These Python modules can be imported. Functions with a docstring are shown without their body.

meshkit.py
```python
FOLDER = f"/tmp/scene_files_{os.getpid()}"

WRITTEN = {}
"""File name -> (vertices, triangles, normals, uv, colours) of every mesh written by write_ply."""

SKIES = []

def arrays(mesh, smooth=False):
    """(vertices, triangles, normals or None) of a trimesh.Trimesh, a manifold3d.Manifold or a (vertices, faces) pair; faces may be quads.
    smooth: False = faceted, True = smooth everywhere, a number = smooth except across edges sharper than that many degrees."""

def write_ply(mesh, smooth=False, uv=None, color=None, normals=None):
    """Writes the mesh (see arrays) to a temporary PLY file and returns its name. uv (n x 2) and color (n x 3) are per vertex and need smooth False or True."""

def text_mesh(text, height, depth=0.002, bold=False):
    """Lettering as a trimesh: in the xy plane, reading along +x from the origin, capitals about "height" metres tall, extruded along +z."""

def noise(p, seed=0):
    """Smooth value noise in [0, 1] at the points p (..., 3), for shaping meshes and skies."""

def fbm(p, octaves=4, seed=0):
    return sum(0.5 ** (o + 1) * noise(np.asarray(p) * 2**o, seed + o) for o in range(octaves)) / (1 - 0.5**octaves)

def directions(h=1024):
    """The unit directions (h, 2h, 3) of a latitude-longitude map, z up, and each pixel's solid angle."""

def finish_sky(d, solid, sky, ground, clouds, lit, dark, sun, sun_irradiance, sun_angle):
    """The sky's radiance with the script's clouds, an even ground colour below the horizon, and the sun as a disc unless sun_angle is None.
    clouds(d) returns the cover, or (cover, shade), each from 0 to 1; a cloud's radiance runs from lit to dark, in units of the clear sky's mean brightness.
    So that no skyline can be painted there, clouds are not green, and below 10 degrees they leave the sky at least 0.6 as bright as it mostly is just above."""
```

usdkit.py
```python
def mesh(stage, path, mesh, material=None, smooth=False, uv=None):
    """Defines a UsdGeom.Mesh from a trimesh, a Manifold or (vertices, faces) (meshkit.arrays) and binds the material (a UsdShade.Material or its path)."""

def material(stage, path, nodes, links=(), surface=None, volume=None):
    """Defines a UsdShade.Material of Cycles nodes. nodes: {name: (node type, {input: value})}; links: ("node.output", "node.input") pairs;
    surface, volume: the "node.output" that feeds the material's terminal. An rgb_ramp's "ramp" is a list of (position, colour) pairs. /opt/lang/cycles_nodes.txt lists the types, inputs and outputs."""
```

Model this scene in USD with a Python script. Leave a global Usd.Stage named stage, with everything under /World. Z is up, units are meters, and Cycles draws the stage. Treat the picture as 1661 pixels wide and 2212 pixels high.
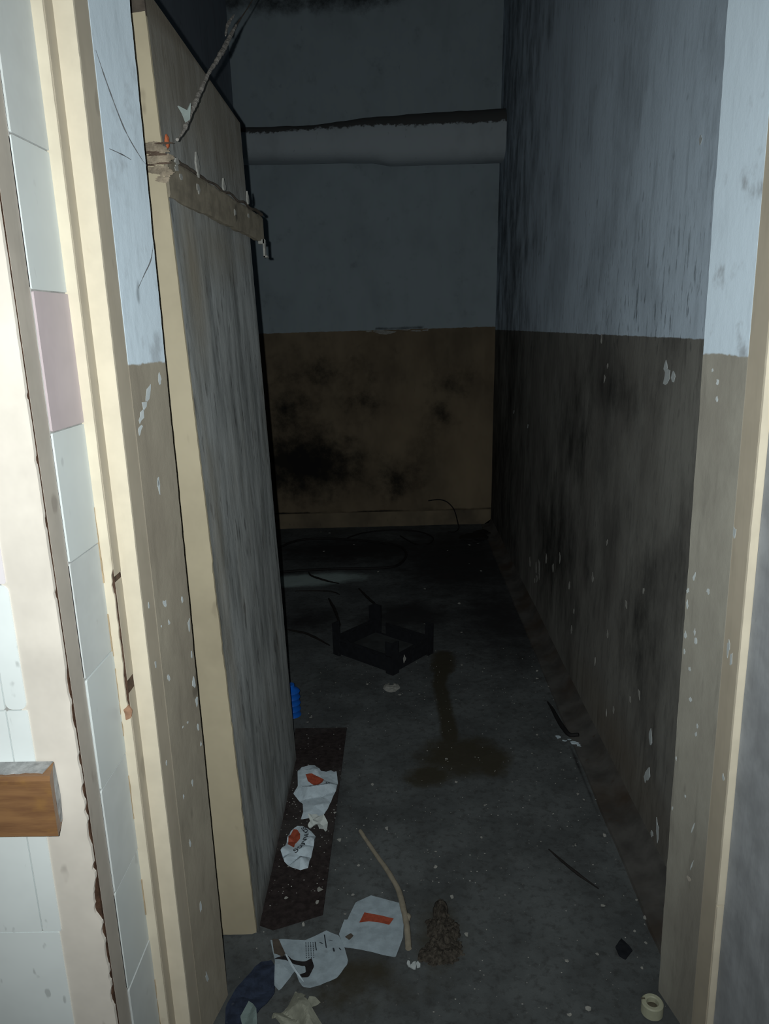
import math, random
import numpy as np
import trimesh, shapely
from shapely.geometry import Polygon, Point
from scipy.spatial import Delaunay, cKDTree
import usdkit, meshkit
from meshkit import fbm, noise
from pxr import Usd, UsdGeom, UsdLux, UsdShade, Gf, Sdf, Vt

random.seed(7)
rng = np.random.default_rng(7)
stage = Usd.Stage.CreateInMemory()
UsdGeom.SetStageUpAxis(stage, UsdGeom.Tokens.z)
UsdGeom.SetStageMetersPerUnit(stage, 1.0)
UsdGeom.Xform.Define(stage, '/World')

# ------------------------------------------------------------------ camera
EYE = (0.0, 0.0, 1.5)
F_PX = 1621.2                                   # focal length in pixels of the 1661 x 2212 frame
RIGHT = np.array([0.99940057, 0.01705536, -0.03012682])
DOWN = np.array([-0.02511492, -0.24176724, -0.9700092])
FWD = np.array([-0.02382754, 0.97018437, -0.24119397])
cam = UsdGeom.Camera.Define(stage, '/World/camera')
cam.CreateHorizontalApertureAttr(36.0)
cam.CreateVerticalApertureAttr(36.0 * 2212 / 1661)
cam.CreateFocalLengthAttr(36.0 * F_PX / 1661)
cam.CreateClippingRangeAttr(Gf.Vec2f(0.02, 60))
cam.CreateExposureAttr(0.0)
cam.AddTransformOp().Set(Gf.Matrix4d(*RIGHT, 0, *(-DOWN), 0, *(-FWD), 0, *EYE, 1))

# ------------------------------------------------------------------ light: the phone's flash beside the lens
flash = UsdLux.SphereLight.Define(stage, '/World/flash')
flash.CreateRadiusAttr(0.004)
flash.CreateIntensityAttr(143000.0)
flash.CreateColorAttr(Gf.Vec3f(0.98, 1.0, 0.97))
sh = UsdLux.ShapingAPI.Apply(flash.GetPrim())
sh.CreateShapingConeAngleAttr(64.0)
sh.CreateShapingConeSoftnessAttr(1.0)
AIM = FWD * math.cos(math.radians(6)) - DOWN * math.sin(math.radians(6))      # the flash reflector points a little above the lens axis
AX = np.cross(-DOWN, -AIM); AX /= np.linalg.norm(AX); AY = np.cross(-AIM, AX)
flash.AddTransformOp().Set(Gf.Matrix4d(*AX, 0, *AY, 0, *(-AIM), 0, -0.028, 0.004, 1.512, 1))
dome = UsdLux.DomeLight.Define(stage, '/World/dome')
dome.CreateIntensityAttr(0.0015)
dome.CreateColorAttr(Gf.Vec3f(0.75, 0.9, 1.0))

# ------------------------------------------------------------------ helpers: scene tree
USED = {}
def numbered(path):
    n = USED.get(path, 0)
    USED[path] = n + 1
    return path if n == 0 else '%s_%03d' % (path, n)

def ppath(parent):
    return '/World' if parent is None else str(parent.GetPath())

def tag(prim, label=None, cat=None, group=None, kind=None):
    prim = prim.GetPrim() if hasattr(prim, 'GetPrim') else prim
    for k, v in (('label', label), ('category', cat), ('group', group), ('kind', kind)):
        if v:
            prim.SetCustomDataByKey(k, v)
    return prim

def thing(name, label, cat, group=None, kind=None, loc=None):
    x = UsdGeom.Xform.Define(stage, numbered('/World/' + name))
    if loc is not None:
        x.AddTranslateOp().Set(Gf.Vec3d(*loc))
    return tag(x, label, cat, group, kind)

def obj(name, mesh, mat, parent=None, smooth=False, colors=None, **kw):
    m = usdkit.mesh(stage, numbered(ppath(parent) + '/' + name), mesh, mat, smooth=smooth)
    if colors is not None:
        UsdGeom.PrimvarsAPI(m).CreatePrimvar('wear', Sdf.ValueTypeNames.Color3fArray, 'vertex').Set(
            Vt.Vec3fArray.FromNumpy(np.asarray(colors, np.float32)))
    return tag(m, **kw)

# ------------------------------------------------------------------ helpers: materials
class Graph:
    def __init__(self):
        self.n, self.l, self.k = {}, [], 0
    def __call__(self, kind, out=None, **kw):
        self.k += 1
        name = 'n%d' % self.k
        ins = {}
        for a, v in kw.items():
            if isinstance(v, str) and '.' in v and v.split('.')[0] in self.n:
                self.l.append((v, name + '.' + a))
            else:
                ins[a] = v
        self.n[name] = (kind, ins)
        default = {'noise_texture': 'fac', 'mix': 'color', 'rgb_ramp': 'color', 'math': 'result', 'mapping': 'vector', 'geometry': 'position',
                   'principled_bsdf': 'BSDF', 'bump': 'normal', 'map_range': 'result', 'voronoi_texture': 'distance', 'attribute': 'color',
                   'separate_xyz': 'x', 'separate_color': 'r', 'wave_texture': 'fac', 'object_info': 'random', 'combine_xyz': 'vector', 'hsv': 'color'}
        return name + '.' + (out or default.get(kind, 'color'))
    def of(self, ref, out):
        return ref.split('.')[0] + '.' + out
    def math(self, op, a, b=0.0):
        kw = dict(math_type=op, value1=a, value2=b)
        self.k += 1
        name = 'n%d' % self.k
        ins = {'math_type': op}
        for key, v in (('value1', a), ('value2', b)):
            if isinstance(v, str):
                self.l.append((v, name + '.' + key))
            else:
                ins[key] = v
        self.n[name] = ('math', ins)
        return name + '.value'
    def ramp(self, fac, lo, hi, a=0.0, b=1.0):
        return self('map_range', range_type='smoothstep', value=fac, from_min=lo, from_max=hi, to_min=a, to_max=b, clamp=True)
    def mix(self, fac, a, b, kind='mix'):
        return self('mix', mix_type=kind, fac=fac, color1=a, color2=b)
    def pos(self, sx=1, sy=1, sz=1, off=(0, 0, 0)):
        g = self('geometry')
        return self('mapping', vector=g, scale=(sx, sy, sz), location=off)
    def noise(self, vec, scale, detail=4, rough=0.55):
        return self('noise_texture', vector=vec, scale=scale, detail=detail, roughness=rough)
    def build(self, name, color, rough=0.8, bump=None, strength=0.3, dist=0.002, diffuse=0.15, spec=0.3, **kw):
        ins = dict(base_color=color, roughness=rough, diffuse_roughness=diffuse, specular_ior_level=spec, **kw)
        if bump:
            ins['normal'] = self('bump', height=bump, strength=strength, distance=dist)
        p = self('principled_bsdf', **ins)
        return usdkit.material(stage, '/World/Looks/' + name, self.n, self.l, surface=p)

UsdGeom.Scope.Define(stage, '/World/Looks')

def dirt(G, c, streak=0.4, blotch=0.3, speck=0.3, along='z', dark=(0.02, 0.022, 0.022), seed=0.0, streak_scale=30, speck_scale=30):
    """Soot streaks, blotches and mildew specks of the wall's own."""
    sc = {'z': (1, 1, 0.12), 'y': (1, 0.12, 1), 'n': (1, 1, 1)}[along]
    if blotch:
        n = G.noise(G.pos(1, 1, 0.7, (seed, 0, 3)), 3.2, 6, 0.6)
        c = G.mix(G.math('multiply', G.ramp(n, 0.42, 0.72), blotch), c, dark)
    if streak:
        n = G.noise(G.pos(*sc, (seed, 2, 0)), streak_scale, 5, 0.65)
        c = G.mix(G.math('multiply', G.ramp(n, 0.5, 0.78), streak), c, dark)
    if speck:
        n = G.noise(G.pos(1, 1, 0.5, (seed, 5, 1)), speck_scale, 2, 0.5)
        c = G.mix(G.math('multiply', G.ramp(n, 0.68, 0.76), speck), c, dark)
    return c

def two_tone(name, upper, lower, z0, streak=0.4, blotch=0.3, speck=0.3, up_streak=None, wear=False, dark=(0.02, 0.022, 0.022), seed=0.0, edge=0.012,
             rough=0.85, spec=0.1, streak_scale=30, speck_scale=30, warm=(0.12, 0.085, 0.05), wear_z=1.0, up_blotch=0.5, smudge=0.0):
    G = Graph()
    z = G.of(G('separate_xyz', vector=G('geometry')), 'z')
    wob = G.noise(G.pos(), 22, 3)
    zz = G.math('add', z, G.math('multiply', G.math('subtract', wob, 0.5), edge))
    fac = G.ramp(zz, z0 - 0.002, z0 + 0.002)
    up = dirt(G, upper, up_streak if up_streak is not None else streak, blotch * up_blotch, speck, dark=(0.035, 0.04, 0.045), seed=seed, streak_scale=streak_scale, speck_scale=speck_scale)
    sm = G.noise(G.pos(1, 1, 0.6, (seed, 8, 2)), 13, 5, 0.6)
    up = G.mix(G.math('multiply', G.ramp(sm, 0.55, 0.72), smudge), up, (0.22, 0.24, 0.26))
    tone = G.noise(G.pos(1, 1, 0.5, (seed, 1, 1)), 5, 5, 0.6)
    lo = G.mix(G.ramp(tone, 0.3, 0.7), lower, tuple(np.array(lower) * (0.72, 0.7, 0.7)))
    lo = dirt(G, lo, streak, blotch, speck, dark=dark, seed=seed + 3, streak_scale=streak_scale, speck_scale=speck_scale)
    c = G.mix(fac, lo, up)
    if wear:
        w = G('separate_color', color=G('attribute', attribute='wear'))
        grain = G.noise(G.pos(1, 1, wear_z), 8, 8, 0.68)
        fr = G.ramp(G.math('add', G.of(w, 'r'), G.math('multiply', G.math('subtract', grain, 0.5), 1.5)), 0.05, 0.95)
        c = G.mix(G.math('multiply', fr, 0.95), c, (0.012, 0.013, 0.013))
        flecks = G.ramp(G.noise(G.pos(1, 1, 0.2, (2, 9, 0)), 62, 4, 0.6), 0.55, 0.68)
        c = G.mix(G.math('multiply', G.math('multiply', flecks, G.of(w, 'g')), 0.75), c, (0.03, 0.036, 0.04))
        c = G.mix(G.of(w, 'b'), c, warm)
    bump = G.noise(G.pos(1, 1, 0.6), 55, 6, 0.6)
    return G.build(name, c, rough=rough, bump=bump, strength=0.25, dist=0.004, spec=spec)

def plain(name, color, var=0.2, scale=20, streak=0.0, blotch=0.0, speck=0.0, rough=0.7, strength=0.2, dist=0.002, spec=0.3, along='z', dark=(0.02, 0.02, 0.02), diffuse=0.15, seed=0.0, speck_scale=30, **kw):
    G = Graph()
    n = G.noise(G.pos(), scale, 5, 0.6)
    c = G.mix(G.ramp(n, 0.3, 0.7), color, tuple(np.array(color) * (1 - var)))
    c = dirt(G, c, streak, blotch, speck, along=along, dark=dark, seed=seed, speck_scale=speck_scale)
    return G.build(name, c, rough=rough, bump=n, strength=strength, dist=dist, spec=spec, diffuse=diffuse, **kw)

BLUE, TAN, BROWN = (0.60, 0.70, 0.78), (0.42, 0.375, 0.30), (0.20, 0.155, 0.10)
M = {}
M['reveal'] = two_tone('reveal_paint', (0.545, 0.66, 0.75), (0.34, 0.32, 0.26), 1.447, streak=0.25, blotch=0.25, speck=0.55, up_streak=0.2, smudge=0.5, seed=1, edge=0.02, dark=(0.06, 0.055, 0.045), speck_scale=16)
M['right_reveal'] = two_tone('right_reveal_paint', (0.52, 0.635, 0.73), (0.325, 0.325, 0.285), 1.433, streak=0.35, blotch=0.25, speck=0.6, up_streak=0.2, smudge=0.75, seed=4, edge=0.02, dark=(0.06, 0.055, 0.05), speck_scale=16)
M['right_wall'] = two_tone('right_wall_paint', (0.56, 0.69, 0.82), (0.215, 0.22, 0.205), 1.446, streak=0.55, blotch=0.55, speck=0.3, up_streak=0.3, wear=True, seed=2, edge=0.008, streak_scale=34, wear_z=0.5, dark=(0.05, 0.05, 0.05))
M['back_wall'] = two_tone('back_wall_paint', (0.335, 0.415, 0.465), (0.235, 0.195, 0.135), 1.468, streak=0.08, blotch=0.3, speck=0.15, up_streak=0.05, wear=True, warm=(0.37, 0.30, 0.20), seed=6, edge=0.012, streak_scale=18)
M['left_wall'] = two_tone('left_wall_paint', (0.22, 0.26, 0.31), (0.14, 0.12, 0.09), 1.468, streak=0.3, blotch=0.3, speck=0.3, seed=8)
M['ceiling'] = plain('ceiling_paint', (0.16, 0.18, 0.19), blotch=0.4)
M['masonry'] = plain('rusty_masonry', (0.10, 0.055, 0.035), 0.5, 60, strength=0.5)
M['cream'] = plain('cream_frame_paint', (0.72, 0.67, 0.54), 0.1, 14, streak=0.08, speck=0.35, dark=(0.28, 0.22, 0.15), seed=3, rough=0.5, strength=0.3, dist=0.003, speck_scale=22)
M['cream_side'] = plain('frame_side_paint', (0.47, 0.43, 0.345), 0.1, 10, streak=0.15, speck=0.3, dark=(0.15, 0.13, 0.1), seed=5, rough=0.5, speck_scale=20)
M['plaster'] = plain('pale_plaster', (0.76, 0.73, 0.665), 0.1, 9, blotch=0.35, speck=0.6, dark=(0.30, 0.28, 0.25), seed=9, rough=0.8, strength=0.3, dist=0.003, speck_scale=24)
M['tan_plaster'] = plain('tan_plaster', (0.42, 0.395, 0.35), 0.12, 12, streak=0.15, speck=0.4, dark=(0.15, 0.13, 0.11), seed=11, speck_scale=22)
M['grout'] = plain('grey_grout', (0.42, 0.43, 0.42), 0.3, 50)
M['tile'] = plain('white_tile', (0.84, 0.92, 0.93), 0.07, 7, speck=0.5, dark=(0.35, 0.38, 0.38), rough=0.35, strength=0.04, spec=0.35, speck_scale=45, seed=1)
M['tile_b'] = plain('pale_blue_tile', (0.63, 0.70, 0.71), 0.07, 6, speck=0.35, dark=(0.3, 0.33, 0.35), rough=0.35, strength=0.04, spec=0.35, speck_scale=40, seed=2)
M['tile_mauve'] = plain('mauve_tile', (0.53, 0.47, 0.50), 0.1, 9, streak=0.12, dark=(0.35, 0.3, 0.33), rough=0.35, strength=0.05, spec=0.35, seed=3)
M['tile_mauve_pale'] = plain('pale_mauve_tile', (0.80, 0.78, 0.82), 0.05, 9, rough=0.35, strength=0.05, seed=3)
M['tile_stain'] = plain('reveal_tile', (0.62, 0.68, 0.69), 0.12, 9, blotch=0.15, streak=0.1, speck=0.3, dark=(0.35, 0.36, 0.36), rough=0.4, strength=0.05, spec=0.3, seed=4, speck_scale=40)
M['tile_joint_dirt'] = plain('ochre_putty', (0.50, 0.40, 0.26), 0.3, 30)
M['rot'] = plain('rotten_wood', (0.10, 0.06, 0.04), 0.6, 70, streak=0.5, strength=0.6)
M['brick'] = plain('orange_brick', (0.42, 0.25, 0.16), 0.4, 60)
M['chip'] = plain('white_plaster_chip', (0.50, 0.56, 0.58), 0.15, 40)
M['flake'] = plain('pale_flake', (0.36, 0.37, 0.35), 0.3, 60)
M['partition_end'] = plain('partition_cream', (0.50, 0.455, 0.33), 0.1, 8, speck=0.55, blotch=0.25, dark=(0.16, 0.13, 0.09), seed=7, rough=0.55, speck_scale=18)
G = Graph()
c = G.mix(G.ramp(G.noise(G.pos(1, 1, 0.2), 17, 7, 0.68), 0.28, 0.74), (0.38, 0.41, 0.415), (0.145, 0.16, 0.16))
c = G.mix(G.math('multiply', G.ramp(G.noise(G.pos(1, 1, 0.25, (3, 0, 0)), 42, 4, 0.6), 0.57, 0.7), 0.6), c, (0.035, 0.035, 0.035))
c = G.mix(G.math('multiply', G.ramp(G.noise(G.pos(1, 1, 0.4, (7, 0, 0)), 3.5, 4, 0.6), 0.5, 0.75), 0.5), c, (0.21, 0.19, 0.14))
w = G('separate_color', color=G('attribute', attribute='wear'))
c = G.mix(G.of(w, 'r'), c, (0.045, 0.04, 0.038))
c = G.mix(G.of(w, 'b'), c, (0.26, 0.235, 0.18))
c = G.mix(G.of(w, 'g'), c, (0.5, 0.48, 0.42))
M['partition_side'] = G.build('partition_grime', c, rough=0.8, bump=G.noise(G.pos(1, 1, 0.3), 70, 6, 0.6), strength=0.35, dist=0.004)
M['rail'] = plain('dusty_rail', (0.27, 0.245, 0.19), 0.35, 25, speck=0.6, blotch=0.3, along='y', streak=0.2)
M['rail_edge'] = plain('dark_rail_edge', (0.10, 0.085, 0.07), 0.4, 40)
M['mud'] = plain('mud_plaster', (0.36, 0.31, 0.235), 0.5, 60, speck=0.5, strength=0.7, dist=0.006)
M['mud_dark'] = plain('dark_mud', (0.14, 0.10, 0.075), 0.5, 60, strength=0.7)
M['orange'] = plain('orange_rag', (0.55, 0.16, 0.07), 0.3, 50)
M['cobweb'] = plain('dusty_cobweb', (0.32, 0.31, 0.29), 0.6, 120, strength=0.6, dist=0.004, speck=0.4)
M['cobweb_dark'] = plain('sooty_cobweb', (0.14, 0.15, 0.16), 0.4, 90)
M['cobweb_tag'] = plain('pale_scrap', (0.33, 0.40, 0.39), 0.2, 30)
G = Graph()
c = G.mix(G.ramp(G.noise(G.pos(0.3, 1, 3), 18, 6, 0.65), 0.3, 0.7), (0.30, 0.165, 0.075), (0.17, 0.085, 0.045))
c = G.mix(G.math('multiply', G.ramp(G.noise(G.pos(0.6, 1, 1), 22, 4, 0.6), 0.5, 0.75), 0.6), c, (0.36, 0.20, 0.06))
M['wood'] = G.build('varnished_brown_wood', c, rough=0.45, bump=G.noise(G.pos(0.15, 1, 1), 120, 3), strength=0.1, spec=0.4)
M['skim'] = plain('grey_skim', (0.44, 0.46, 0.47), 0.45, 55, speck=0.6, dark=(0.12, 0.09, 0.06), strength=0.6, dist=0.004)
# floor
G = Graph()
w = G('separate_color', color=G('attribute', attribute='wear'))
n1 = G.noise(G.pos(), 4.5, 8, 0.65)
n2 = G.noise(G.pos(), 45, 6, 0.7)
c = G.mix(G.ramp(n1, 0.3, 0.7), (0.112, 0.127, 0.132), (0.062, 0.070, 0.073))
c = G.mix(G.math('multiply', G.ramp(n2, 0.47, 0.68), 0.55), c, (0.040, 0.042, 0.042))
c = G.mix(G.math('multiply', G.ramp(G.noise(G.pos(1, 1, 1, (4, 4, 0)), 90, 3, 0.6), 0.69, 0.76), 0.6), c, (0.28, 0.28, 0.27))
grain = G.noise(G.pos(), 11, 8, 0.68)
fr = G.ramp(G.math('add', G.of(w, 'r'), G.math('multiply', G.math('subtract', grain, 0.5), 1.2)), 0.02, 0.8)
c = G.mix(G.math('multiply', fr, 0.92), c, (0.040, 0.036, 0.023))
fg = G.ramp(G.math('add', G.of(w, 'g'), G.math('multiply', G.math('subtract', grain, 0.5), 0.7)), 0.2, 0.8)
c = G.mix(fg, c, (0.33, 0.42, 0.42))
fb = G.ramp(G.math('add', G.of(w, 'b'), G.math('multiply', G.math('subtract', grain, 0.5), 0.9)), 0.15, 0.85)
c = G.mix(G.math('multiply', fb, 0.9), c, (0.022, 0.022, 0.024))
M['floor'] = G.build('dirty_concrete', c, rough=0.8, bump=n2, strength=0.35, dist=0.004, spec=0.2)
M['mortar'] = plain('stained_mortar', (0.10, 0.10, 0.096), 0.5, 9, blotch=0.75, speck=0.5, dark=(0.055, 0.035, 0.02), along='y', strength=0.5, dist=0.005)
M['baseboard'] = plain('brown_baseboard', (0.24, 0.20, 0.135), 0.25, 7, blotch=0.5, speck=0.3, dark=(0.04, 0.035, 0.03), along='n')
G = Graph()
z = G.of(G('separate_xyz', vector=G('texture_coordinate', out='object')), 'z')
edge = G.math('add', z, G.math('multiply', G.math('subtract', G.noise(G.pos(), 30, 5, 0.7), 0.5), 0.07))
edge = G.math('add', edge, G.math('multiply', G.math('subtract', G.noise(G.pos(), 5, 3, 0.6), 0.5), 0.07))
c = G.mix(G.ramp(edge, 0.048, 0.062), (0.42, 0.49, 0.54), (0.075, 0.08, 0.082))
c = dirt(G, c, 0, 0.25, 0.25, dark=(0.09, 0.1, 0.1), seed=4)
M['pipe'] = G.build('mouldy_pipe_lagging', c, rough=0.8, bump=G.noise(G.pos(), 30, 6, 0.6), strength=0.3, dist=0.006)
M['mat'] = plain('dark_red_mat', (0.040, 0.032, 0.032), 0.5, 55, speck=0.3, blotch=0.5, dark=(0.085, 0.085, 0.083), rough=0.9, strength=0.7, dist=0.004, speck_scale=70, spec=0.15)
G = Graph()
c = G.mix(G.ramp(G.noise(G.pos(), 40, 5, 0.6), 0.3, 0.7), (0.56, 0.68, 0.76), (0.45, 0.55, 0.62))
c = G.mix(G.math('multiply', G.ramp(G.noise(G.pos(1, 1, 1, (3, 1, 0)), 24, 4, 0.6), 0.58, 0.75), 0.4), c, (0.2, 0.23, 0.25))
M['paper'] = G.build('white_greaseproof_paper', c, rough=0.6, spec=0.25)
G = Graph()
c = G.mix(G.ramp(G.noise(G.pos(), 40, 5, 0.6), 0.3, 0.7), (0.36, 0.45, 0.51), (0.29, 0.36, 0.41))
c = G.mix(G.math('multiply', G.ramp(G.noise(G.pos(1, 1, 1, (3, 1, 0)), 24, 4, 0.6), 0.55, 0.75), 0.4), c, (0.16, 0.19, 0.2))
M['paper_dull'] = G.build('soiled_greaseproof_paper', c, rough=0.6, spec=0.25)
M['paper_print'] = plain('red_orange_print', (0.40, 0.09, 0.05), 0.35, 70, rough=0.6)
M['paper_ink'] = plain('black_ink', (0.035, 0.045, 0.055), 0.3, 50, rough=0.6)
M['tissue'] = plain('grey_white_tissue', (0.62, 0.69, 0.68), 0.15, 50, rough=0.9)
M['char'] = plain('charred_paper', (0.022, 0.02, 0.022), 0.5, 80, rough=0.95)
M['beige'] = plain('beige_wrapping', (0.34, 0.36, 0.30), 0.4, 30, rough=0.7)
M['navy'] = plain('navy_cloth', (0.03, 0.044, 0.08), 0.5, 45, speck=0.35, dark=(0.16, 0.18, 0.22), rough=0.95, strength=0.6, dist=0.004)
M['teal'] = plain('pale_teal_paper', (0.22, 0.30, 0.30), 0.3, 30)
M['stick'] = plain('grey_dry_stick', (0.30, 0.275, 0.215), 0.25, 40, speck=0.2, along='n', strength=0.4)
M['rotting'] = plain('rotting_lump', (0.095, 0.085, 0.070), 0.75, 90, speck=0.7, blotch=0.6, dark=(0.022, 0.018, 0.015), rough=0.9, strength=0.9, dist=0.01)
M['black'] = plain('black_plastic', (0.017, 0.019, 0.023), 0.3, 40, rough=0.55, speck=0.25, dark=(0.07, 0.075, 0.08), speck_scale=60)
M['crate_base'] = plain('dusty_black_plastic', (0.060, 0.068, 0.070), 0.5, 12, speck=0.5, blotch=0.5, dark=(0.03, 0.032, 0.034))
M['rubber'] = plain('black_rubber', (0.014, 0.014, 0.015), 0.3, 40, rough=0.7)
M['twig'] = plain('dark_twig', (0.022, 0.02, 0.019), 0.4, 60)
M['bluebottle'] = plain('blue_plastic', (0.01, 0.12, 0.55), 0.2, 20, rough=0.35)
M['ring'] = plain('cream_plastic', (0.42, 0.44, 0.33), 0.15, 40, speck=0.4, dark=(0.1, 0.1, 0.07), rough=0.5, speck_scale=90)
M['ring_core'] = plain('brown_core', (0.12, 0.11, 0.08), 0.3, 40)
M['leather'] = plain('black_scrap', (0.012, 0.015, 0.02), 0.3, 40)

# ------------------------------------------------------------------ helpers: shapes
def cat(*ms):
    return trimesh.util.concatenate([m for m in ms if m is not None])

def box(x0, x1, y0, y1, z0, z1, ch=0.0):
    if ch <= 0:
        b = trimesh.creation.box((x1 - x0, y1 - y0, z1 - z0))
        b.apply_translation(((x0 + x1) / 2, (y0 + y1) / 2, (z0 + z1) / 2))
        return b
    p = []
    for x, sx in ((x0, 1), (x1, -1)):
        for y, sy in ((y0, 1), (y1, -1)):
            for z, sz in ((z0, 1), (z1, -1)):
                p += [(x + sx * ch, y + sy * ch, z), (x + sx * ch, y, z + sz * ch), (x, y + sy * ch, z + sz * ch)]
    return trimesh.convex.convex_hull(np.array(p))

def hull(pts):
    return trimesh.convex.convex_hull(np.array(pts, float))

def prism_y(poly, y0, y1):
    """A polygon in (x, z) given thickness along y."""
    ms = []
    for g in getattr(poly, 'geoms', [poly]):
        if g.area < 1e-9:
            continue
        m = trimesh.creation.extrude_polygon(g, y1 - y0, engine='earcut')
        v = m.vertices
        m.vertices = np.stack([v[:, 0], y1 - v[:, 2], v[:, 1]], 1)
        ms.append(m)
    return cat(*ms)

def place_uv(m, o, u, v):
    """A mesh modelled in xy (thickness in z) stood on the plane through o spanned by u, v."""
    o, u, v = (np.array(a, float) for a in (o, u, v))
    n = np.cross(u, v)
    m = m.copy()
    p = m.vertices
    m.vertices = o + p[:, :1] * u + p[:, 1:2] * v + p[:, 2:3] * n
    return m

def smooth_path(pts, k=8):
    pts = np.array(pts, float)
    if len(pts) < 3:
        return pts
    q = np.vstack([2 * pts[0] - pts[1], pts, 2 * pts[-1] - pts[-2]])
    out = []
    for i in range(1, len(q) - 2):
        for t in np.linspace(0, 1, k, endpoint=False):
            a, b, c_, d = q[i - 1:i + 3]
            out.append(0.5 * (2 * b + (c_ - a) * t + (2 * a - 5 * b + 4 * c_ - d) * t * t + (3 * b - a - 3 * c_ + d) * t ** 3))
    out.append(pts[-1])
    return np.array(out)

def tube(pts, r, n=8, k=8, rough=0.0, seed=0):
    p = smooth_path(pts, k)
    rad = np.interp(np.linspace(0, 1, len(p)), np.linspace(0, 1, len(np.atleast_1d(r))), np.atleast_1d(r)) if np.ndim(r) else np.full(len(p), float(r))
    t = np.gradient(p, axis=0)
    t /= np.linalg.norm(t, axis=1, keepdims=True) + 1e-12
    up = np.array([0, 0, 1.0]) if abs(t[0, 2]) < 0.9 else np.array([1.0, 0, 0])
    v, ang = [], np.linspace(0, 2 * np.pi, n, endpoint=False)
    a = np.cross(t[0], up); a /= np.linalg.norm(a)
    for i in range(len(p)):
        a = a - t[i] * (a @ t[i]); a /= np.linalg.norm(a)
        b = np.cross(t[i], a)
        ring = np.cos(ang)[:, None] * a + np.sin(ang)[:, None] * b
        rr = rad[i] * np.ones(n)
        if rough:
            rr = rr * (1 + rough * (2 * noise((p[i] + ring * rad[i]) * 90, seed) - 1))
        v.append(p[i] + ring * rr[:, None])
    m = len(p)
    v = np.vstack(v + [p[:1], p[-1:]])
    f = []
    for i in range(m - 1):
        for j in range(n):
            k2 = (j + 1) % n
            f += [(i * n + j, i * n + k2, (i + 1) * n + k2), (i * n + j, (i + 1) * n + k2, (i + 1) * n + j)]
    for j in range(n):
        f += [(m * n, (j + 1) % n, j), (m * n + 1, (m - 1) * n + j, (m - 1) * n + (j + 1) % n)]
    return trimesh.Trimesh(v, np.array(f)[:, ::-1], process=False)

def lathe(profile, n=28):
    return trimesh.creation.revolve(np.array(profile), sections=n)

def jag_poly(x_in, x_out, z0, z1, side, amp, step=0.006, seed=0, bites=()):
    """A strip in (x, z): straight at x_in, ragged at x_out; bites are (z, half height, depth)."""
    z = np.arange(z0, z1 + step / 2, step)
    p = np.stack([z * 60, np.full_like(z, seed * 3.7), np.zeros_like(z)], 1)
    q = np.stack([z * 14, np.full_like(z, seed * 1.3), np.ones_like(z)], 1)
    d = amp * (0.55 * fbm(p, 3, seed) + 0.45 * np.clip(fbm(q, 3, seed + 5) - 0.35, 0, 1) * 2)
    for bz, bh, bd in bites:
        d = d + bd * np.clip(1.15 - np.abs(z - bz) / bh, 0, 1) ** 0.5 * (0.7 + 0.6 * fbm(p * 2, 2, seed + 9))
    xs = x_out - side * d
    return Polygon([(x_in, z0)] + list(zip(xs, z)) + [(x_in, z1)]).buffer(0)

def chip_outline(r, seed, aspect=1.0, n=9):
    g = np.random.default_rng(seed)
    a = np.linspace(0, 2 * np.pi, n, endpoint=False) + g.uniform(-0.25, 0.25, n)
    rr = r * g.uniform(0.5, 1.15, n)
    return Polygon(np.stack([np.cos(a) * rr, np.sin(a) * rr * aspect], 1)).buffer(0)

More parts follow.
